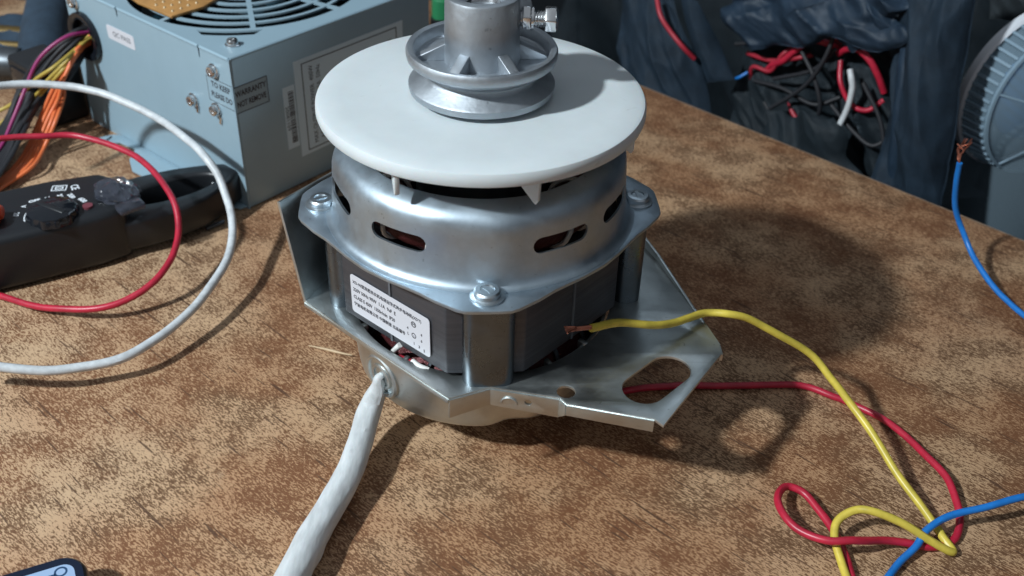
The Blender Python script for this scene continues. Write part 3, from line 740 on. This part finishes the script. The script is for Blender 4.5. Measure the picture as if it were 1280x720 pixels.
# circuit board lying on the power supply
bd = empty('circuit_board', ps.matrix_basis @ V((.031, .082, Hh + .0004)), PA + .05); tag(bd, 'small tan circuit board lying on the power supply fan grille', 'circuit board')
MB().prism([(-.0205, .010), (-.0212, -.0195), (-.002, -.0215), (.026, -.012), (.030, .030), (-.015, .034)], 0, .0016).build('board', M['pcb'], bd, bev=.0002)
sd = MB().lathe([(.0001, .0009), (.0004, .0008), (.0007, .0002), (.0008, 0)], 12).build('solder_dot', M['solder'], bd, loc=(-.017, -.015, .0016))
for i in range(7):
    for j in range(6):
        if (i, j) != (0, 0) and random.random() < .8:
            copy(sd, loc=(-.017 + i * .0052 + random.uniform(-.0006, .0006), -.015 + j * .0068 + random.uniform(-.0006, .0006), .0016))

# ------------------------------------------------------------------ clamp meter
MA = math.radians(30)
cmr = empty('clamp_meter', (-.197, .069, 0), MA); tag(cmr, 'black clamp meter with round dial and open jaw lying left of the motor', 'clamp meter')
minv = (Matrix.Translation(cmr.location) @ Matrix.Rotation(MA, 4, 'Z')).inverted()
def ml(x, y, z): return minv @ at(x, y, z)
ZB = .030
body = MB().prism([(-.120, .002), (-.02, .000), (.012, .0005), (.027, .003), (.030, .012), (.030, .034), (.024, .043), (.000, .0465), (-.04, .0465), (-.120, .046)], .001, ZB).build('body', M['black_plastic'], cmr, bev=.004, segs=4)
jaw_o = spline([V((x, y, 0)) for x, y in ((.022, .003), (.045, .0035), (.066, .009), (.082, .020), (.0925, .031), (.0900, .0375), (.0800, .0425), (.0600, .0465), (.0400, .0465), (.024, .044))], 5)
jaw_i = [(.054 + .0245 * math.cos(q) , .0265 + .0095 * math.sin(q) + .0022 * math.cos(q)) for q in [2 * pi * i / 36 for i in range(36)]]
jm_ = xform(sheet([[tuple(p.xy) for p in jaw_o], jaw_i], .0170, .0022), Matrix.Translation((0, 0, .0125)))
jw = link('jaw', jm_, M['black_plastic'], cmr, ang=50)
MB().prism([(.030, .0145), (.074, .0185), (.079, .029), (.060, .038), (.030, .036)], .0035, .008).build('jaw_liner', M['black_plastic'], jw)
MB().ball(ml(266, 229, 21.3), .0006).build('rivet', M['bolt'], jw)
MB().tube([ml(258, 286, 1.4), ml(280, 277, 1.4)], .0011, 8).build('metal_pin', M['dark_metal'], cmr)
# dial
dc = ml(66, 266, 31); dl = MB().lathe([(.0001, .0042), (.0098, .0042), (.0112, .0034), (.0116, .0020), (.0120, -.001)], 48, fn=lambda r, z, a: r * (1 + (.03 * math.cos(12 * a) if r > .0095 else 0)), M4=Matrix.Translation((dc.x, dc.y, ZB))).build('dial', M['black_gloss'], cmr)
MB().box((dc.x, dc.y, ZB + .0041), (.0175, .0030, .0010), rz=-1.0).build('pointer_ridge', M['black_plastic'], dl, bev=.0008)
MB().cyl(ml(110, 259, 30.0) , ml(110, 259, 30.0) + V((0, 0, .0012)), .0024, n=24).build('button', M['button'], cmr)
ft = MB().box((0, 0, 0), (.001, .001, .001))
ft.b.free()
def mp(x, y, s, size, rot, xs=1):
    p = ml(x, y, 30.15)
    text('lettering', s, size, M['white_print'], body, Matrix.Translation((p.x, p.y, ZB + .00012)) @ Matrix.Rotation(rot, 4, 'Z'), .00004, xs=xs, offset=.00012)
mp(93, 234, 'CE', .0052, -pi / 2, .8)
mp(94, 234, '', .001, 0)
mp(20, 268, '20', .0034, -1.9); mp(29, 258, 'V', .0030, -1.8); mp(43, 251, 'OFF', .0030, 0); mp(59, 247, '2', .0030, -1.57)
mp(75, 245, '20', .0033, -1.5); mp(89, 245, '200', .0033, -1.35); mp(103, 250, '600', .0034, -1.2)
p_ = ml(74, 235, 30.15)
link('insulation_mark', xform(sheet([rrect(.0072, .0052, .0003), rrect(.0062, .0042, .0003), rrect(.0040, .0026, .0002), rrect(.0028, .0014, .0002)], .0001), Matrix.Translation((p_.x, p_.y, ZB + .00012)) @ Matrix.Rotation(-.35, 4, 'Z')), M['white_print'], body)
pts_ = [ml(28 + 0 * i, 268, 30.2) for i in range(1)]
arc = [V((dc.x + .0128 * math.cos(q), dc.y + .0128 * math.sin(q), ZB + .0001)) for q in [2.6 + .6 * i / 8 for i in range(9)]]
MB().tube(arc, .00035, 6, 2).build('scale_arc', M['white_print'], body)
# crumpled clear film on the trigger
fc = ml(146, 238, 32)
bm_ = bmesh.new(); bmesh.ops.create_icosphere(bm_, subdivisions=4, radius=1)
for v in bm_.verts:
    n_ = v.co.normalized(); k = 1 + .22 * noise.noise(n_ * 2.6) + .10 * abs(noise.noise(n_ * 7))
    v.co = V((n_.x * .0095 * k, n_.y * .0125 * k, n_.z * .0060 * k))
fm = bpy.data.meshes.new('f'); bm_.to_mesh(fm); bm_.free(); fm.transform(Matrix.Translation((fc.x, fc.y, .0305)) @ Matrix.Rotation(.35, 4, 'Z'))
link('crumpled_film', fm, M['film'], cmr, ang=24)
fc2 = ml(152, 247, 32)
MB().box((fc2.x + .002, fc2.y - .008, .0308), (.013, .008, .0035), rz=.2).build('trigger', M['film'], cmr, bev=.0012)

# orange plug at the left edge of the frame
og = empty('orange_plug', at(-4, 275, 30)); og.location.z = .0303; tag(og, 'orange ribbed plug lying on the clamp meter at the left edge', 'plug')
o1 = MB().cyl((-.012, 0, .004), (.0035, .0005, .0036), .0036, n=24).build('sleeve', M['orange_plastic'], og, bev=.0012)
MB().cyl((-.010, -.0062, .004), (.0038, -.0060, .0036), .0038, n=24).build('sleeve', M['orange_plastic'], og, bev=.0012)
MB().box((-.011, -.003, .004), (.010, .010, .005)).build('shell', M['orange_plastic'], og, bev=.001)

# ------------------------------------------------------------------ loose wires on the table
def wire(name, pts, r, mt, label, cat='wire', n=12, group=None, sub=7):
    P = [at(*p) for p in pts]
    o = MB().tube([p - P[0] for p in P], r, n, sub, wob=.07, jit=.0006).build(name, mt, loc=P[0])
    return tag(o, label, cat, group)
wire('white_cable', [(-60, 125, 62), (0, 108, 60), (60, 105, 58), (130, 118, 54), (200, 150, 48), (255, 195, 42.5), (283, 245, 29), (290, 300, 19), (268, 352, 16), (220, 405, 13), (160, 445, 11.5), (80, 462, 12), (10, 460, 16), (-60, 450, 20)],
     .0020, M['white_wire'], 'white cable looping wide over the clamp meter on the left', 'cable')
wire('red_wire', [(-60, 188, 48), (0, 174, 46), (50, 170, 45), (100, 171, 43), (170, 196, 40), (212, 243, 33.5), (222, 295, 22), (200, 345, 15), (150, 378, 9), (100, 388, 6), (40, 382, 3.5), (0, 370, 2.5), (-60, 350, 2.5)],
     .0016, M['red_wire'], 'red wire looping over the clamp meter inside the white loop')
yw = wire('yellow_wire', [(738, 409, 68), (775, 404, 64), (820, 407, 58), (860, 398, 53.5), (885, 392, 51.5), (915, 394, 52), (950, 405, 47), (1010, 440, 34), (1040, 475, 26), (1075, 520, 18), (1120, 588, 10), (1165, 650, 4.5), (1180, 672, 3), (1191, 690, 2), (1165, 677, 5), (1130, 655, 10), (1095, 640, 13), (1070, 637, 12), (1048, 650, 9), (1043, 672, 6), (1052, 705, 3), (1062, 735, 2)],
          .00155, M['yellow_wire'], 'yellow wire with bare copper end resting on the motor bracket and looping at lower right')
cs = random.Random(3)
org = at(738, 409, 68)
for i in range(9):
    e_ = [at(738, 409, 68), at(728, 409.5 + cs.uniform(-1.5, 1.5), 68.3), at(718 + cs.uniform(-2, 2), 411 + cs.uniform(-3, 3), 68.6), at(706 + cs.uniform(-2, 5), 412 + cs.uniform(-6, 6), 69)]
    MB().tube([p - org for p in e_], .00032, 6, 4).build('copper_strand', M['copper'], yw)
MB().tube([at(739, 409, 68) - org, at(720, 411, 68.4) - org], .0009, 8, 3).build('copper_core', M['copper'], yw)
wire('red_wire', [(760, 492, 2), (785, 488, 2), (820, 484, 1.7), (870, 482, 1.7), (935, 482, 1.6), (1000, 482, 1.6), (1040, 495, 1.6), (1060, 502, 1.6), (1100, 522, 2), (1135, 548, 3), (1160, 572, 4), (1185, 600, 4), (1198, 630, 3), (1200, 652, 2), (1192, 676, 1.6), (1165, 684, 1.6), (1130, 679, 3), (1100, 676, 5), (1065, 676, 9.5), (1035, 676, 9), (1000, 662, 8), (980, 642, 8), (973, 622, 7), (982, 608, 5), (1002, 615, 4), (1020, 635, 3), (1040, 662, 2), (1058, 697, 1.6), (1070, 735, 1.6)],
     .0015, M['red_wire'], 'red wire passing under the bracket and curling beside the yellow wire')
wire('blue_wire', [(1340, 612, 14), (1280, 622, 12), (1240, 632, 11), (1200, 641, 9.5), (1176, 650, 8.5), (1157, 664, 7), (1146, 682, 4), (1125, 702, 2.5), (1108, 725, 2), (1095, 745, 2)],
     .0014, M['blue_wire'], 'blue wire crossing the yellow and red wires in the lower right corner')
b2 = wire('blue_wire', [(1199, 203, 60), (1195, 225, 50), (1194, 250, 38), (1198, 275, 27), (1208, 302, 18), (1223, 332, 12), (1245, 362, 8), (1265, 381, 6.5), (1300, 410, 6)],
          .0014, M['blue_wire'], 'blue wire standing up with its bare copper end before the clear plastic fan')
org = at(1199, 203, 60)
for i in range(8):
    e_ = [at(1199, 203, 60), at(1199 + cs.uniform(-2, 2), 196, 62), at(1200 + cs.uniform(-4, 6), 186 + cs.uniform(-3, 3), 64), at(1201 + cs.uniform(-6, 14), 174 + cs.uniform(-4, 8), 66)]
    MB().tube([p - org for p in e_], .0004, 6, 4).build('copper_strand', M['copper'], b2)

# ------------------------------------------------------------------ phone
c_ = at(98, 692, 12); ph = empty('mobile_phone', (c_.x, c_.y, 0), 0)
exd = (at(70, 697, 12) - at(0, 718, 12)).normalized(); phr = math.atan2(exd.y, exd.x); ph.rotation_euler = (0, 0, phr)
tag(ph, 'dark phone with lit pale blue screen at the lower left corner', 'phone')
pw_, phh = .075, .150
cx_, cy_ = -pw_ / 2 + .002, -phh / 2 + .001
link('body', xform(sheet([rrect(pw_, phh, .009, 8, cx_, cy_)], .0090, .0020), Matrix.Translation((0, 0, .0080))), M['phone_rim'], ph, ang=60)
link('glass', xform(sheet([rrect(pw_ - .0028, phh - .0028, .0078, 8, cx_, cy_)], .0004), Matrix.Translation((0, 0, .0126))), M['screen_black'], ph)
sc_ = link('screen', xform(sheet([rrect(pw_ - .0080, phh - .0095, .004, 6, cx_, cy_)], .0002), Matrix.Translation((0, 0, .0129))), M['screen'], ph)
ic = minv
pi_ = (Matrix.Translation(ph.location) @ Matrix.Rotation(phr, 4, 'Z')).inverted() @ at(76, 715, 13)
link('icon', xform(sheet([circle(pi_.x, pi_.y, .0022, 20), circle(pi_.x, pi_.y, .0015, 20)], .0001), Matrix.Translation((0, 0, .0131))), M['icon'], sc_)
MB().box((pi_.x - .004, pi_.y - .0008, .0131), (.0045, .0012, .0001)).build('icon', M['icon'], sc_)

# ------------------------------------------------------------------ things behind the table edge
def cloth(name, q, mt, label, cat, bulge=.012, fold_=.008, fs=26, nx=90, ny=64, seed=0, dirv=(1, .3), rag=.0, group=None):
    """draped sheet: q = 4 corners (s,d,z mm) TL,TR,BR,BL; folds pushed along the outward direction, real thickness"""
    P = [ed(*c) for c in q]; org = (P[0] + P[1] + P[2] + P[3]) / 4
    b = bmesh.new(); g = []
    for j in range(ny + 1):
        row = []
        for i in range(nx + 1):
            u_, v_ = i / nx, j / ny
            ur = u_ + rag * noise.noise(V((v_ * 4, seed, 1))); vr = v_ + rag * noise.noise(V((u_ * 4, seed, 7)))
            p = (P[0] * (1 - ur) + P[1] * ur) * (1 - vr) + (P[3] * (1 - ur) + P[2] * ur) * vr
            s_, z_ = (p - E0).dot(EE), p.z
            f1 = s_ * dirv[0] + z_ * dirv[1]
            f2 = -s_ * dirv[1] + z_ * dirv[0]
            nn = noise.noise(V((f1 * fs, f2 * fs * .25, seed * 3.7)))
            n2 = noise.noise(V((f1 * fs * 2.3 + 5, f2 * fs * .6, seed * 1.3)))
            n3_ = noise.noise(V((f1 * fs * 5.5 + 5, f2 * fs * 2.6, seed * 2.3)))
            k = bulge * math.sin(pi * u_) ** .6 * math.sin(pi * v_) ** .6 + fold_ * 1.5 * (1 - 2.4 * abs(nn)) + fold_ * .7 * (1 - 2.4 * abs(n2)) + fold_ * .13 * (1 - 2.4 * abs(n3_))
            p = p - EN * k + V((0, 0, 1)) * (.3 * k)
            row.append(b.verts.new(p - org))
        g.append(row)
    for j in range(ny):
        for i in range(nx): b.faces.new((g[j][i], g[j][i + 1], g[j + 1][i + 1], g[j + 1][i]))
    bmesh.ops.solidify(b, geom=b.faces, thickness=.0012)
    me = bpy.data.meshes.new(name); b.to_mesh(me); b.free()
    return tag(link(name, me, mt, ang=70, loc=org), label, cat, group)
cloth('dark_curtain', [(-420, 420, 420), (520, 420, 520), (620, 420, -420), (-420, 420, -420)], M['black_cloth'], 'near black cloth hanging behind everything', 'cloth', .05, .03, 8, seed=9)
cloth('tool_bag', [(-66, 58, 48), (-14, 52, 46), (60, 42, -60), (-30, 40, -110)], M['cloth'], 'dark blue grey fabric bag leaning behind the table right of the white disc', 'bag', .012, .007, 22, seed=1, dirv=(.75, .65), rag=.05)
cloth('fabric_flap', [(-16, 50, 50), (4, 50, 46), (38, 50, 2), (18, 46, -6)], M['cloth'], 'dark padded strap running down to the left of the red wires', 'strap', .007, .003, 30, seed=2, dirv=(.8, .6))
cloth('nylon_jacket', [(2, 72, 58), (150, 66, 100), (150, 54, 60), (34, 66, 20)], M['nylon_cloth'], 'navy nylon jacket folded above the tangle of red wires', 'jacket', .014, .010, 24, seed=4, dirv=(.45, .9), rag=.16)
cloth('nylon_corner', [(92, 58, 56), (120, 52, 96), (152, 50, 66), (118, 52, 46)], M['nylon_cloth'], 'pointed navy nylon corner hanging right of the jacket', 'cloth', .008, .005, 30, seed=5, dirv=(.7, .7), rag=.10)
cloth('black_bag', [(20, 90, 40), (170, 84, 70), (190, 70, -70), (40, 70, -90)], M['black_cloth'], 'open black bag holding red and black wires', 'bag', .006, .012, 30, seed=6, dirv=(.6, .8))
cloth('bag_front', [(72, 42, -4), (122, 38, 10), (170, 36, -45), (70, 34, -75)], M['black_cloth'], 'black fabric pouch front below the short white tube', 'bag', .010, .005, 26, seed=7, dirv=(.8, .5), rag=.12)
cloth('trouser_leg', [(134, 60, 110), (176, 60, 118), (204, 36, -40), (158, 34, -50)], M['cloth'], 'long dark grey cloth hanging between the wires and the clear fan', 'cloth', .016, .007, 26, seed=8, dirv=(1, .35))
cloth('rolled_hem', [(146, 44, 70), (156, 42, 76), (176, 38, -20), (164, 36, -30)], M['nylon_cloth'], 'narrow navy fold hanging right of the red wires', 'cloth', .010, .003, 30, seed=12, dirv=(1, .3))
cloth('grey_jacket', [(140, 150, 100), (190, 150, 112), (188, 140, 62), (160, 140, 56)], M['grey_cloth'], 'grey cloth fold above the clear plastic fan', 'cloth', .014, .006, 22, seed=13, dirv=(.7, .7))
cloth('dark_sack', [(176, 170, 110), (300, 170, 130), (320, 150, -90), (180, 150, -60)], M['black_cloth'], 'black sack behind the clear plastic fan at the right edge', 'cloth', .02, .012, 16, seed=14)

def bw(nm, pts, r, mt, label, cat='wire', group=None):
    P = [ed(*p) for p in pts]
    return tag(MB().tube([p - P[0] for p in P], r, 10, 7).build(nm, mt, loc=P[0]), label, cat, group)
G = 'wires tangled in the black bag'
bw('red_wire', [(54, 60, 10), (60, 56, 18), (68, 54, 24), (75, 54, 33), (85, 54, 43), (96, 56, 44), (102, 62, 40)], .0021, M['red_wire'], 'bright red wire arching highest over the bag', group=G)
bw('red_wire', [(37, 62, 17), (52, 58, 19), (61, 57, 21), (70, 56, 25), (78, 56, 29), (87, 60, 33)], .0015, M['red_dull'], 'dull red wire lying under the arched red wire', group=G)
bw('red_wire', [(44, 60, -2), (46, 56, 12), (60, 55, 14), (66, 55, 27), (72, 60, 34)], .0014, M['red_dull'], 'dull red wire bent upright at the left of the tangle', group=G)
bw('red_wire', [(104, 56, 40), (110, 52, 46), (118, 50, 49), (127, 50, 45), (134, 52, 36), (138, 56, 26)], .0021, M['red_wire'], 'bright red wire arching above the short white tube', group=G)
bw('red_wire', [(106, 56, 36), (112, 50, 25), (122, 50, 14), (133, 50, 14), (140, 54, 22)], .0016, M['red_wire'], 'red wire hanging behind the short white tube', group=G)
bw('red_wire', [(74, 60, 2), (80, 54, -5), (87, 52, -10), (96, 54, -17), (100, 60, -22)], .0016, M['red_dull'], 'short red wire piece low in the bag', group=G)
bw('red_piping', [(-20, 32, 46), (-12, 27, 38), (-3, 27, 30), (8, 28, 22), (14, 34, 14)], .0016, M['red_dull'], 'dark red piping along the top edge of the padded strap', 'piping')
bw('red_wire', [(46, 62, 26), (60, 58, 37), (78, 58, 46), (92, 58, 48), (102, 62, 44)], .0011, M['red_dull'], 'thin dull red wire above the arched red wire', group=G)
tb_ = bw('white_tube', [(118, 46, 37), (121, 44, 33), (123, 44, 27), (123, 44, 15), (121, 42, 2), (117, 41, -11)], .0019, M['white_wire'], 'short white tube sticking out of the black bag', 'tube')
bw('white_clip', [(112, 42, 76), (116, 42, 82), (119, 42, 88)], .0019, M['white_wire'], 'small white tube tip at the top of the navy jacket', 'tube')
bw('blue_wire', [(37, 52, 2), (40, 51, 4), (44, 54, 8)], .0011, M['blue_wire'], 'tiny piece of blue wire left of the red tangle')
for i, pts in enumerate([[(34, 50, 26), (77, 46, 44), (106, 46, 63), (124, 50, 84)], [(70, 44, -6), (91, 44, 17), (101, 44, 39), (103, 48, 61)], [(148, 44, 64), (158, 40, 47), (161, 38, 17), (163, 40, -12)], [(66, 50, 12), (93, 48, 28), (104, 50, 45)],
                         [(128, 46, 32), (146, 44, 12), (154, 42, -13), (147, 44, -38)], [(50, 54, 4), (74, 50, 8), (98, 48, 6), (112, 54, 14)], [(60, 54, -8), (80, 50, -22), (104, 46, -30), (130, 50, -24)], [(82, 50, 36), (96, 46, 24), (104, 46, 6), (98, 50, -14)], [(110, 48, 10), (128, 46, 0), (144, 44, -4), (152, 50, 4)]]):
    bw('black_wire', pts, .0014, M['black_wire'], ('black wire crossing under the navy jacket', 'black wire rising through the middle of the bag', 'black wire hanging on the dark cloth right of the tangle', 'black wire lying across the arched red wire', 'black wire looping down beside the red arches',
                                                  'black wire lying flat in the bag behind the red arch', 'lowest black wire in the bag mouth', 'black wire falling left of the white tube', 'black wire curling right of the white tube')[i], group=G)

# clear plastic ribbed fan housing
ax = (-fw * .70 - up * .52 + rt * .34).normalized()
fo = ed(203, 112, 33)
fc_ = empty('clear_fan_housing', fo); tag(fc_, 'clear plastic fan housing with ribbed rim behind the table at the right edge', 'fan')
q_ = ax.to_track_quat('Z', 'Y').to_matrix().to_4x4()
MB().lathe([(.0500, -.005), (.0512, -.005), (.0515, .000), (.0500, .0015), (.0492, -.002)], 96, closed=True, M4=q_).build('rear_rim', M['frost'], fc_)
MB().lathe([(.0458, .0165), (.0472, .0165), (.0474, .0185), (.0458, .0190)], 96, closed=True, M4=q_).build('front_rim', M['clear_rib'], fc_)
MB().lathe([(.0485, .000), (.0464, .017), (.0456, .017), (.0475, .000)], 96, closed=True, M4=q_).build('clear_band', M['clear'], fc_)
rb = None
for k in range(54):
    a = 2 * pi * k / 54
    if rb is None:
        rb = MB().prism([(.0488, .001), (.0503, .001), (.0480, .0165), (.0465, .0165)], -.0008, .0008, q_ @ frame((0, 0, 0), (1, 0, 0), (0, 0, 1))).build('rib', M['clear_rib'], fc_)
        rb.rotation_mode = 'QUATERNION'
    else:
        c = copy(rb); c.rotation_mode = 'QUATERNION'
        c.rotation_quaternion = Matrix.Rotation(a, 4, ax).to_quaternion()
MB().lathe([(.0458, .0175), (.036, .025), (.022, .030), (.010, .032), (.0001, .032), (.0001, .0308), (.010, .0308), (.022, .0288), (.036, .0238), (.045, .0165)], 64, M4=q_).build('clear_dome', M['clear'], fc_)
MB().lathe([(.0001, .002), (.030, .002), (.030, .006), (.0001, .008)], 48, M4=q_).build('blue_disc', M['blue_plastic'], fc_)
M['clear_low'] = mat('clear_lower_body', (.22, .30, .36), .25); M['clear_low'].node_tree.nodes['Principled BSDF'].inputs['Alpha'].default_value = .22
MB().lathe([(.040, -.062), (.0400, .000), (.036, .012), (.020, .020), (.0001, .022), (.0001, .020), (.020, .018), (.035, .010), (.0385, .000), (.0385, -.062)], 48, closed=False, M4=Matrix.Translation((.012, .004, -.040))).build('lower_body', M['clear_low'], fc_)
hubp = q_ @ Matrix.Translation((-.014, -.004, .0245))
MB().lathe([(.0001, .012), (.0070, .012), (.0088, .0105), (.0095, .004), (.011, .000)], 40, M4=hubp).build('hub', M['clear_rib'], fc_)
for k, a in enumerate((.5, 1.7, 2.9, 4.1, 5.3)):
    MB().tube([q_ @ V((.010 * math.cos(a) - .008, .010 * math.sin(a), .0325)), q_ @ V((.026 * math.cos(a), .026 * math.sin(a), .0292)), q_ @ V((.0460 * math.cos(a), .0460 * math.sin(a), .0180))], .0007, 8, 4).build('spoke', M['clear_rib'], fc_)

# ------------------------------------------------------------------ clutter behind on the left
bk = tag(MB().tube([at(88, 185, 0) + V((-.005, .06, .012)), at(60, 100, 10), at(58, 50, 16), at(66, 0, 20), at(74, -60, 26)], .0165, 20, 8).build('black_hose', M['cloth']), 'thick dark sleeve standing between the wires and the power supply', 'hose')
def lump(name, p, sc, mt, label, cat, rz=0, rough=.2, seed=0):
    b = bmesh.new(); bmesh.ops.create_icosphere(b, subdivisions=4, radius=1)
    for v in b.verts:
        n_ = v.co.normalized(); k = 1 + rough * noise.noise(n_ * 1.8 + V((seed, 0, 0))) + rough * .5 * noise.noise(n_ * 5 + V((0, seed, 0)))
        v.co = V((n_.x * sc[0] * k, n_.y * sc[1] * k, n_.z * sc[2] * k))
    me = bpy.data.meshes.new(name); b.to_mesh(me); b.free()
    o = link(name, me, mt, ang=60, loc=p); o.rotation_euler = (0, 0, rz); return tag(o, label, cat)
bx = empty('black_adapter', at(92, 150, 0) + V((.004, .010, 0)), PA); tag(bx, 'black plastic adapter block standing between the orange wires and the power supply', 'adapter')
MB().box((-.012, .014, .018), (.026, .040, .036)).build('case', M['black_plastic'], bx, bev=.003, segs=3)
MB().box((-.0255, .014, .018), (.0012, .030, .026)).build('rating_plate', M['black_gloss'], bx, bev=.0004)
tl = empty('metal_lamp_part', at(-5, 92, 6)); tag(tl, 'dull metal cylinder lying behind the wires at the left edge', 'metal part')
MB().cyl((-.05, 0, .010), (.022, -.006, .010), .010, n=32).build('body', M['dark_metal'], tl, bev=.001)
MB().cyl((.022, -.006, .010), (.028, -.0065, .010), .0065, n=32).build('collar', M['bolt'], tl, bev=.001)
br = empty('brass_rod', at(-10, 42, 6)); tag(br, 'old brass rod lying across the back at the left edge', 'rod')
MB().cyl((-.06, 0, .004), (.028, -.010, .004), .0055, n=24).build('rod', M['brass'], br, bev=.0006)
MB().cyl((-.06, -.016, .002), (.030, -.024, .002), .0030, n=24).build('rod', M['brass'], br, bev=.0006)
lump('dark_cloth_heap', at(2, -6, 0) + V((0, .015, .015)), (.075, .028, .030), M['black_cloth'], 'black cloth heap at the top left behind the brass rod', 'cloth', seed=2)
lump('dark_rag', at(25, 70, 0) + V((0, .02, 0)), (.05, .03, .016), M['cloth'], 'dark rag lying between the brass rod and the metal cylinder', 'cloth', seed=5)
gp = empty('green_bottle_cap', at(552, 14, 30) + V((0, 0, 0))); gp.location = at(552, 14, 20); tag(gp, 'small green plastic cap behind the pulley', 'cap')
MB().lathe([(.0001, .010), (.0055, .010), (.0065, .009), (.0068, -.004), (.0001, -.004)], 24, fn=lambda r, z, a: r * (1 + (.04 * math.cos(18 * a) if r > .006 else 0))).build('cap', M['green'], gp)
MB().lathe([(.0001, -.004), (.0078, -.004), (.0082, -.006), (.0085, -.0195), (.0001, -.0195)], 32).build('neck', M['black_plastic'], gp)

# splinter of straw coloured wood on the table
sv = MB().tube([at(386, 432, 1.2), at(405, 436, .9), at(425, 441, .9), at(440, 444, 1.4)], lambda t: .0007 * (1 - .7 * abs(2 * t - 1)), 6, 3).build('wood_splinter', mat('straw_wood', (.55, .40, .24), .6))
tag(sv, 'thin straw coloured splinter lying on the table beside the motor cable gland', 'splinter')
